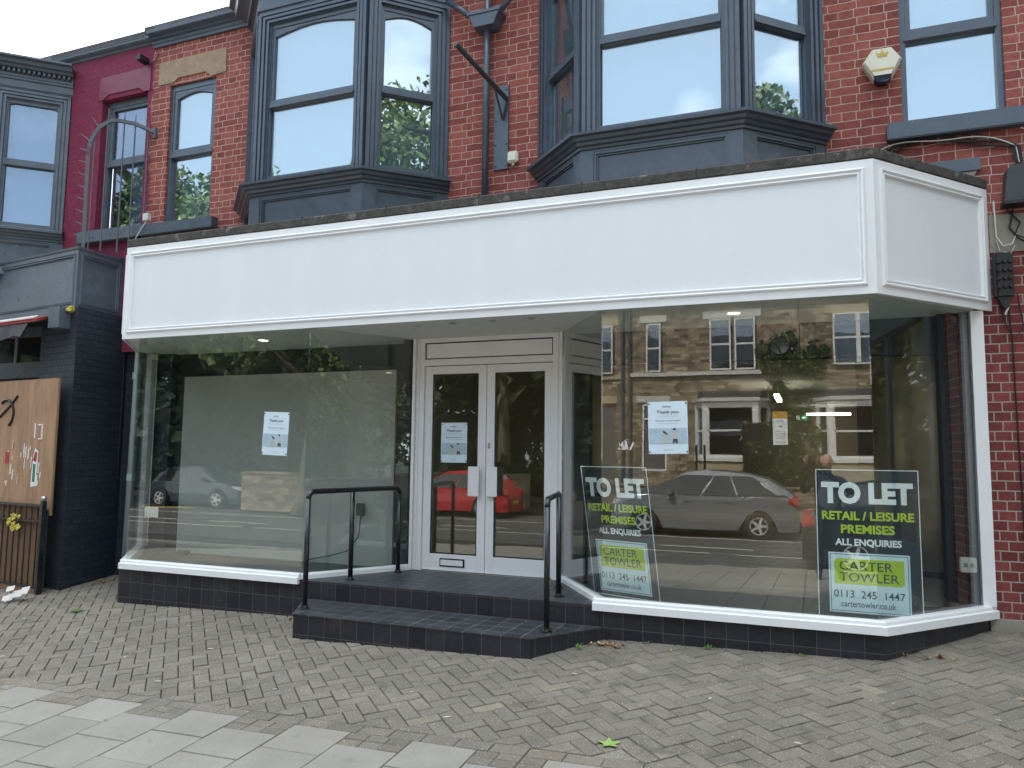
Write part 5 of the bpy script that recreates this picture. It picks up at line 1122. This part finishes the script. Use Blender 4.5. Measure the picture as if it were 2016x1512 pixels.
# parking sign on its pole
t = thing('parking_sign', 'yellow and white parking restriction sign on a thin grey pole across the road', 'sign', (-.72, -9.96, -1.85))
b = MB(); b.tube([(-.72, -10.0, -1.85), (-.72, -10.0, 1.3)], .028, 10); b.build('pole', M['blackmatt'], t)
b = MB(); b.cbox(-.97, -.60, -9.965, -9.955, .36, 1.06, .002); b.build('white_plate', M['boardwhite'], t)
b = MB(); b.cbox(-.97, -.60, -9.965, -9.955, 1.065, 1.25, .002); b.build('yellow_plate', M['signyellow'], t)
Ms = Matrix.Translation((-.60, -9.953, 0)) @ Matrix.Rotation(math.pi, 4, 'Z')
lettering([tx('NO LOADING', .05, .32, 1.185, 1.22, .01), tx('MON - SAT', .05, .27, 1.135, 1.165, .01), tx('8.00 - 9.30 am', .05, .27, 1.085, 1.115, .01), tx('MON - SAT', .09, .28, .98, 1.01, .01), tx('8.00 am - 6.30 pm', .05, .32, .93, .955, .01), tx('P', .145, .215, .80, .88, .02), tx('MON - SAT', .07, .30, .70, .73, .01), tx('9.30 am - 4.30 pm', .04, .33, .64, .67, .01), tx('MAX STAY 1 HOUR', .05, .32, .58, .61, .01), tx('NO RETURN', .08, .29, .52, .55, .01), tx('WITHIN 1 HOUR', .05, .32, .42, .45, .01)], Ms, M['ink'], 'lettering', t)
# ---------------------------------------------------------------- cars
def car(x_, y_, d, L, Hh, Wd, paint, lab, kind='hatch', zg=ROADZ, grp='parked cars reflected in the glass'):
    # local x from rear (0) to nose (L); d=+1 nose towards +X
    t = thing('parked_car', lab, 'car', (x_, y_, zg), grp); cx = x_
    def mp_(a, b_, c): return (cx+d*(a-L/2), y_+b_*d, zg+c)
    k = Hh/1.5
    if kind == 'hatch': roof = [(0, .62), (.03, .86), (.06, .98), (.10, 1.18), (.17, 1.40), (.28, 1.48), (.42, 1.50), (.55, 1.46), (.68, 1.20), (.77, .98), (.88, .90), (.96, .80), (1, .60)]
    else: roof = [(0, .60), (.012, .90), (.03, 1.02), (.07, 1.12), (.15, 1.33), (.24, 1.44), (.36, 1.495), (.48, 1.50), (.58, 1.46), (.72, 1.16), (.79, 1.02), (.90, .95), (.97, .84), (1, .62)]
    def top(a):
        a = max(0, min(1, a/L))
        for (p, q), (r1, s1) in zip(roof, roof[1:]):
            if a <= r1: return (q+(s1-q)*(a-p)/(r1-p))*k
        return roof[-1][1]*k
    belt = .93*k; hw_ = Wd/2
    def half(a, z):
        e = min(1, min(a, L-a)/.45); base = hw_*(.80+.20*math.sqrt(max(0, e)))
        if z < .45*k: return base*(.95+.05*z/(.45*k))
        if z <= belt: return base*(1-.04*(z-.45*k)/(belt-.45*k))
        return base*(.96-.22*(z-belt)/(1.5*k-belt))
    N_ = 40; vs = []; fs = []; zs_ = 9
    for i in range(N_+1):
        a = L*i/N_; tp = max(top(a), .3*k)
        wheel = None
        for wx in (L*.195, L*.80):
            if abs(a-wx) < .38: wheel = math.sqrt(.38**2-(a-wx)**2)+.31
        lo = max(.2, wheel or .2) if wheel else .2
        prof_ = [lo+(tp-lo)*j/(zs_-1) for j in range(zs_)]
        row = [(half(a, z)*(1 if j < zs_-1 else .86), z) for j, z in enumerate(prof_)]; row[-2] = (row[-2][0]*.985, row[-2][1])
        full = [(w_, z) for w_, z in row]+[(0, tp+.03*k)]+[(-w_, z) for w_, z in row[::-1]]
        vs += [mp_(a, b_, z) for b_, z in full]
    m_ = 2*zs_+1
    for i in range(N_):
        for j in range(m_-1): fs.append((i*m_+j, (i+1)*m_+j, (i+1)*m_+j+1, i*m_+j+1))
        fs.append((i*m_+m_-1, (i+1)*m_+m_-1, (i+1)*m_, i*m_))
    fs += [tuple(range(m_)), tuple(N_*m_+j for j in range(m_-1, -1, -1))]
    b = MB(); b.add(vs, fs); b.build('body', paint, t, smooth=False)
    def inter(z, side):      # roofline x at height z on rear (side 0) or front (1)
        pts = roof if side == 0 else roof[::-1]
        for (p, q), (r1, s1) in zip(pts, pts[1:]):
            if q*k <= z <= s1*k: return L*(p+(r1-p)*(z-q*k)/((s1-q)*k+1e-6))
        return 0
    for s_ in (1, -1):
        for (a0, a1) in ((.0, .30), (.315, .53), (.55, 1.0)):
            z0, z1 = belt+.02, 1.40*k; xa0 = max(inter(z0, 0)+.14, 0); xb0 = min(inter(z0, 1)-.12, L); xa1 = inter(z1, 0)+.12; xb1 = inter(z1, 1)-.10
            f = lambda u_, zz, A0, A1: A0+(A1-A0)*u_
            q = []
            nseg = 5
            lo_ = [f(a0+(a1-a0)*i/nseg, z0, xa0, xb0) for i in range(nseg+1)]; hi_ = [f(a0+(a1-a0)*i/nseg, z1, max(xa1, xa0), xb1) for i in range(nseg+1)]
            w = MB(); V = []
            for a in lo_: V.append(mp_(a, s_*(half(a, z0)+.006), z0))
            for a in hi_: V.append(mp_(a, s_*(half(a, z1)+.006), z1))
            n1 = nseg+1; w.add(V, [(i, i+1, n1+i+1, n1+i) for i in range(nseg)]); w.build('side_window', M['blackmatt'] if paint is None else M['cwin'], t, fixn=False)
    for i_, wx in enumerate((L*.195, L*.80)):
        for s_ in (1, -1):
            yo = s_*(hw_-.02); b = MB(); q = mp_(wx, yo, .32)
            b.lathe([(.19, -.10), (.30, -.11), (.325, -.08), (.325, .08), (.30, .11), (.19, .10)], q, axis='y', seg=28); wv = b.build('wheel', M['tyre'], t)
            b = MB(); yy = q[1]+s_*d*.115; b.lathe([(.001, 0), (.06, .0), (.06, .02), (.001, .02)], (q[0], yy-.01, q[2]), axis='y', seg=14)
            for sp_ in range(5):
                a = sp_*2*math.pi/5; c_, s2 = math.cos(a), math.sin(a); b.prism([(q[0]+c_*.04-s2*.04, yy, q[2]+s2*.04+c_*.04), (q[0]+c_*.04+s2*.04, yy, q[2]+s2*.04-c_*.04), (q[0]+c_*.2+s2*.02, yy, q[2]+s2*.2-c_*.02), (q[0]+c_*.2-s2*.02, yy, q[2]+s2*.2+c_*.02)], (0, .012*s_*d, 0))
            b.lathe([(.205, -.02), (.21, .02), (.19, .02), (.185, -.02)], (q[0], yy, q[2]), axis='y', seg=24); b.build('rim', M['alloy'], wv)
    for s_ in (1, -1):
        b = MB(); a = .04; b.prism([mp_(.02, s_*(half(.02, .8*k)-.25), .74*k), mp_(.0, s_*(half(.1, .8*k)-.02), .74*k), mp_(.22, s_*(half(.22, .8*k)+.008), .78*k), mp_(.20, s_*(half(.22, .9*k)+.008), .92*k), mp_(.03, s_*(half(.05, .9*k)-.1), .92*k)], (-.01*d, 0, 0)); b.build('tail_light', M['tail'], t)
        b = MB(); b.prism([mp_(L-.05, s_*(half(L-.05, .7*k)-.2), .66*k), mp_(L-.03, s_*(half(L-.05, .7*k)-.02), .66*k), mp_(L-.30, s_*(half(L-.30, .7*k)+.008), .74*k), mp_(L-.28, s_*(half(L-.3, .7*k)+.006), .82*k), mp_(L-.08, s_*(half(L-.1, .7*k)-.15), .80*k)], (.015*d, 0, 0)); b.build('headlight', M['lampglass'], t)
        b = MB(); a = L*.655; b.cbox(*sorted((cx+d*(a-L/2)-.07, cx+d*(a-L/2)+.07)), *sorted((y_+s_*(half(a, belt)+.02), y_+s_*(half(a, belt)+.20))), zg+belt+.02, zg+belt+.15, .02); b.build('door_mirror', paint, t)
        for a in (L*.36, L*.56):
            b = MB(); b.cbox(*sorted((cx+d*(a-L/2)-.09, cx+d*(a-L/2)+.09)), *sorted((y_+s_*(half(a, .8*k)), y_+s_*(half(a, .8*k)+.025))), zg+.80*k, zg+.825*k, .005); b.build('door_handle', paint, t)
    b = MB(); b.box(*sorted((mp_(0, 0, 0)[0]-.012*d, mp_(0, 0, 0)[0]+.02*d)), y_-.26, y_+.26, zg+.45*k, zg+.56*k); b.build('number_plate', M['signyellow'], t)
car(-2.62, -8.6, -1, 4.58, 1.62, 1.85, M['cargrey'], 'mid grey electric crossover parked opposite, mirrored in the right glass', 'cross')
car(-10.7, -8.9, -1, 3.9, 1.45, 1.70, M['carred'], 'bright red hatchback across the road, mirrored in the door glass', 'hatch')
car(1.95, -3.35, 1, 4.3, 1.58, 1.8, M['carblack'], 'black car parked at the near kerb behind the photographer', 'hatch')
car(-20.2, -9.9, 1, 4.2, 1.45, 1.8, M['carblue'], 'dark blue car parked by the corner stone wall', 'hatch')
car(-33, -5.0, 1, 4.3, 1.45, 1.8, M['carsilver'], 'small silver car far down the road', 'hatch')

# ---------------------------------------------------------------- photographer (visible only as a reflection)
def skin_obj(name, verts, edges, rad, m_, parent, root=0, sub=2):
    me = bpy.data.meshes.new(name); b = origin_of(parent); me.from_pydata([tuple(Vector(v)-b) for v in verts], edges, []); me.materials.append(m_)
    o = bpy.data.objects.new(name, me); COL.objects.link(o); o.parent = parent
    md = o.modifiers.new('skin', 'SKIN'); md.use_smooth_shade = True
    for i, sv in enumerate(me.skin_vertices[0].data):
        r_ = rad[i]; sv.radius = r_ if isinstance(r_, tuple) else (r_, r_); sv.use_root = (i == root)
    s_ = o.modifiers.new('sub', 'SUBSURF'); s_.levels = sub; s_.render_levels = sub
    return o
PX, PYY = .20, -.42; G0 = gz(0, -.4)
ph = thing('person', 'bald person in a grey quilted gilet holding up a phone with both hands', 'person', (PX, PYY, G0))
def z(h): return G0+h
BV = [(PX, PYY, z(.95)), (PX, PYY, z(1.15)), (PX, PYY+.01, z(1.36)), (PX, PYY, z(1.50)), (PX, PYY+.02, z(1.58)), (PX, PYY+.03, z(1.68)),
      (PX-.20, PYY, z(1.43)), (PX-.34, PYY+.08, z(1.24)), (-.13, PYY+.30, z(1.56)), (-.11, PYY+.33, z(1.63)),
      (PX+.20, PYY, z(1.43)), (PX+.33, PYY+.10, z(1.25)), (.16, PYY+.30, z(1.58)), (.12, PYY+.33, z(1.65)),
      (PX-.11, PYY, z(.88)), (PX-.13, PYY+.02, z(.50)), (PX-.14, PYY-.01, z(.09)), (PX-.15, PYY+.15, z(.04)),
      (PX+.11, PYY, z(.88)), (PX+.13, PYY+.02, z(.50)), (PX+.14, PYY-.01, z(.09)), (PX+.16, PYY+.15, z(.04))]
BE = [(0, 1), (1, 2), (2, 3), (3, 4), (4, 5), (2, 6), (6, 7), (7, 8), (8, 9), (2, 10), (10, 11), (11, 12), (12, 13), (0, 14), (14, 15), (15, 16), (16, 17), (0, 18), (18, 19), (19, 20), (20, 21)]
BR = [(.17, .13), (.16, .125), (.18, .125), .062, .055, .09, .07, .05, .032, .03, .07, .05, .032, .03, .10, .065, .045, .04, .10, .065, .045, .04]
skin_obj('body', BV, BE, BR, M['jersey'], ph)
skin_obj('gilet', [(PX, PYY, z(.92)), (PX, PYY, z(1.15)), (PX, PYY, z(1.36)), (PX, PYY, z(1.47))], [(0, 1), (1, 2), (2, 3)], [(.19, .145), (.19, .15), (.205, .145), (.10, .09)], M['vest'], ph, sub=2)
b = MB(); hc = Vector((PX, PYY+.045, z(1.70))); bm = bmesh.new(); bmesh.ops.create_uvsphere(bm, u_segments=24, v_segments=18, radius=1)
for v in bm.verts:
    c = v.co; s_ = Vector((.078, .098, .118)); 
    if c.z < 0: s_.x *= 1+.22*c.z; s_.y *= 1+.12*c.z
    q = Vector((c.x*s_.x, c.y*s_.y, c.z*s_.z))
    if c.y > .5:
        q.y += .028*math.exp(-(c.x/.16)**2-((c.z+.12)/.2)**2); q.y -= .012*math.exp(-((abs(c.x)-.38)/.16)**2-((c.z-.08)/.12)**2); q.y += .008*math.exp(-(c.x/.3)**2-((c.z+.5)/.1)**2)
    v.co = q+hc
b.add([tuple(v.co) for v in bm.verts], [tuple(v.index for v in f.verts) for f in bm.faces]); bm.free()
for s_ in (-1, 1): b.lathe([(.001, -.008), (.02, -.008), (.026, 0), (.02, .01), (.001, .006)], (hc.x+s_*.082, hc.y-.005, hc.z-.005), axis='x', seg=12)
b.build('head', M['skin'], ph, smooth=True)
for s_, hx in ((-1, -.085), (1, .085)):      # hands round the phone's ends: palm, four fingers and a thumb
    py = -.085; w = Vector((hx*1.35, py-.02, -.06)); c = Vector((hx*1.15, py, -.02))
    V = [w, c, c+Vector((0, .005, .04))]; E_ = [(0, 1), (1, 2)]; Rr = [.026, (.03, .018), .018]
    for k in range(4):
        base = len(V); kn = Vector((hx*1.10, py+.012, -.03+k*.022)); V += [kn, kn+Vector((-s_*.018, .035+.003*k, .008)), kn+Vector((-s_*.045, .052-.002*abs(k-1), .012))]; E_ += [(1, base), (base, base+1), (base+1, base+2)]; Rr += [.010, .009, .0075]
    base = len(V); V += [c+Vector((-s_*.01, -.01, -.03)), c+Vector((-s_*.04, .0, -.035)), c+Vector((-s_*.06, .02, -.03))]; E_ += [(0, base), (base, base+1), (base+1, base+2)]; Rr += [.013, .011, .009]
    skin_obj('hand', V, E_, Rr, M['skin'], ph, sub=1)
p_ = thing('phone', 'dark phone held up in both hands in front of the face', 'phone', (0, -.04, 0)); b = MB(); b.cbox(-.075, .075, -.045, -.036, -.036, .036, .003); b.build('case', M['blackmatt'], p_); b = MB(); b.cbox(-.073, -.035, -.0365, -.033, -.002, .034, .001); b.build('camera_bump', M['carglass'], p_)
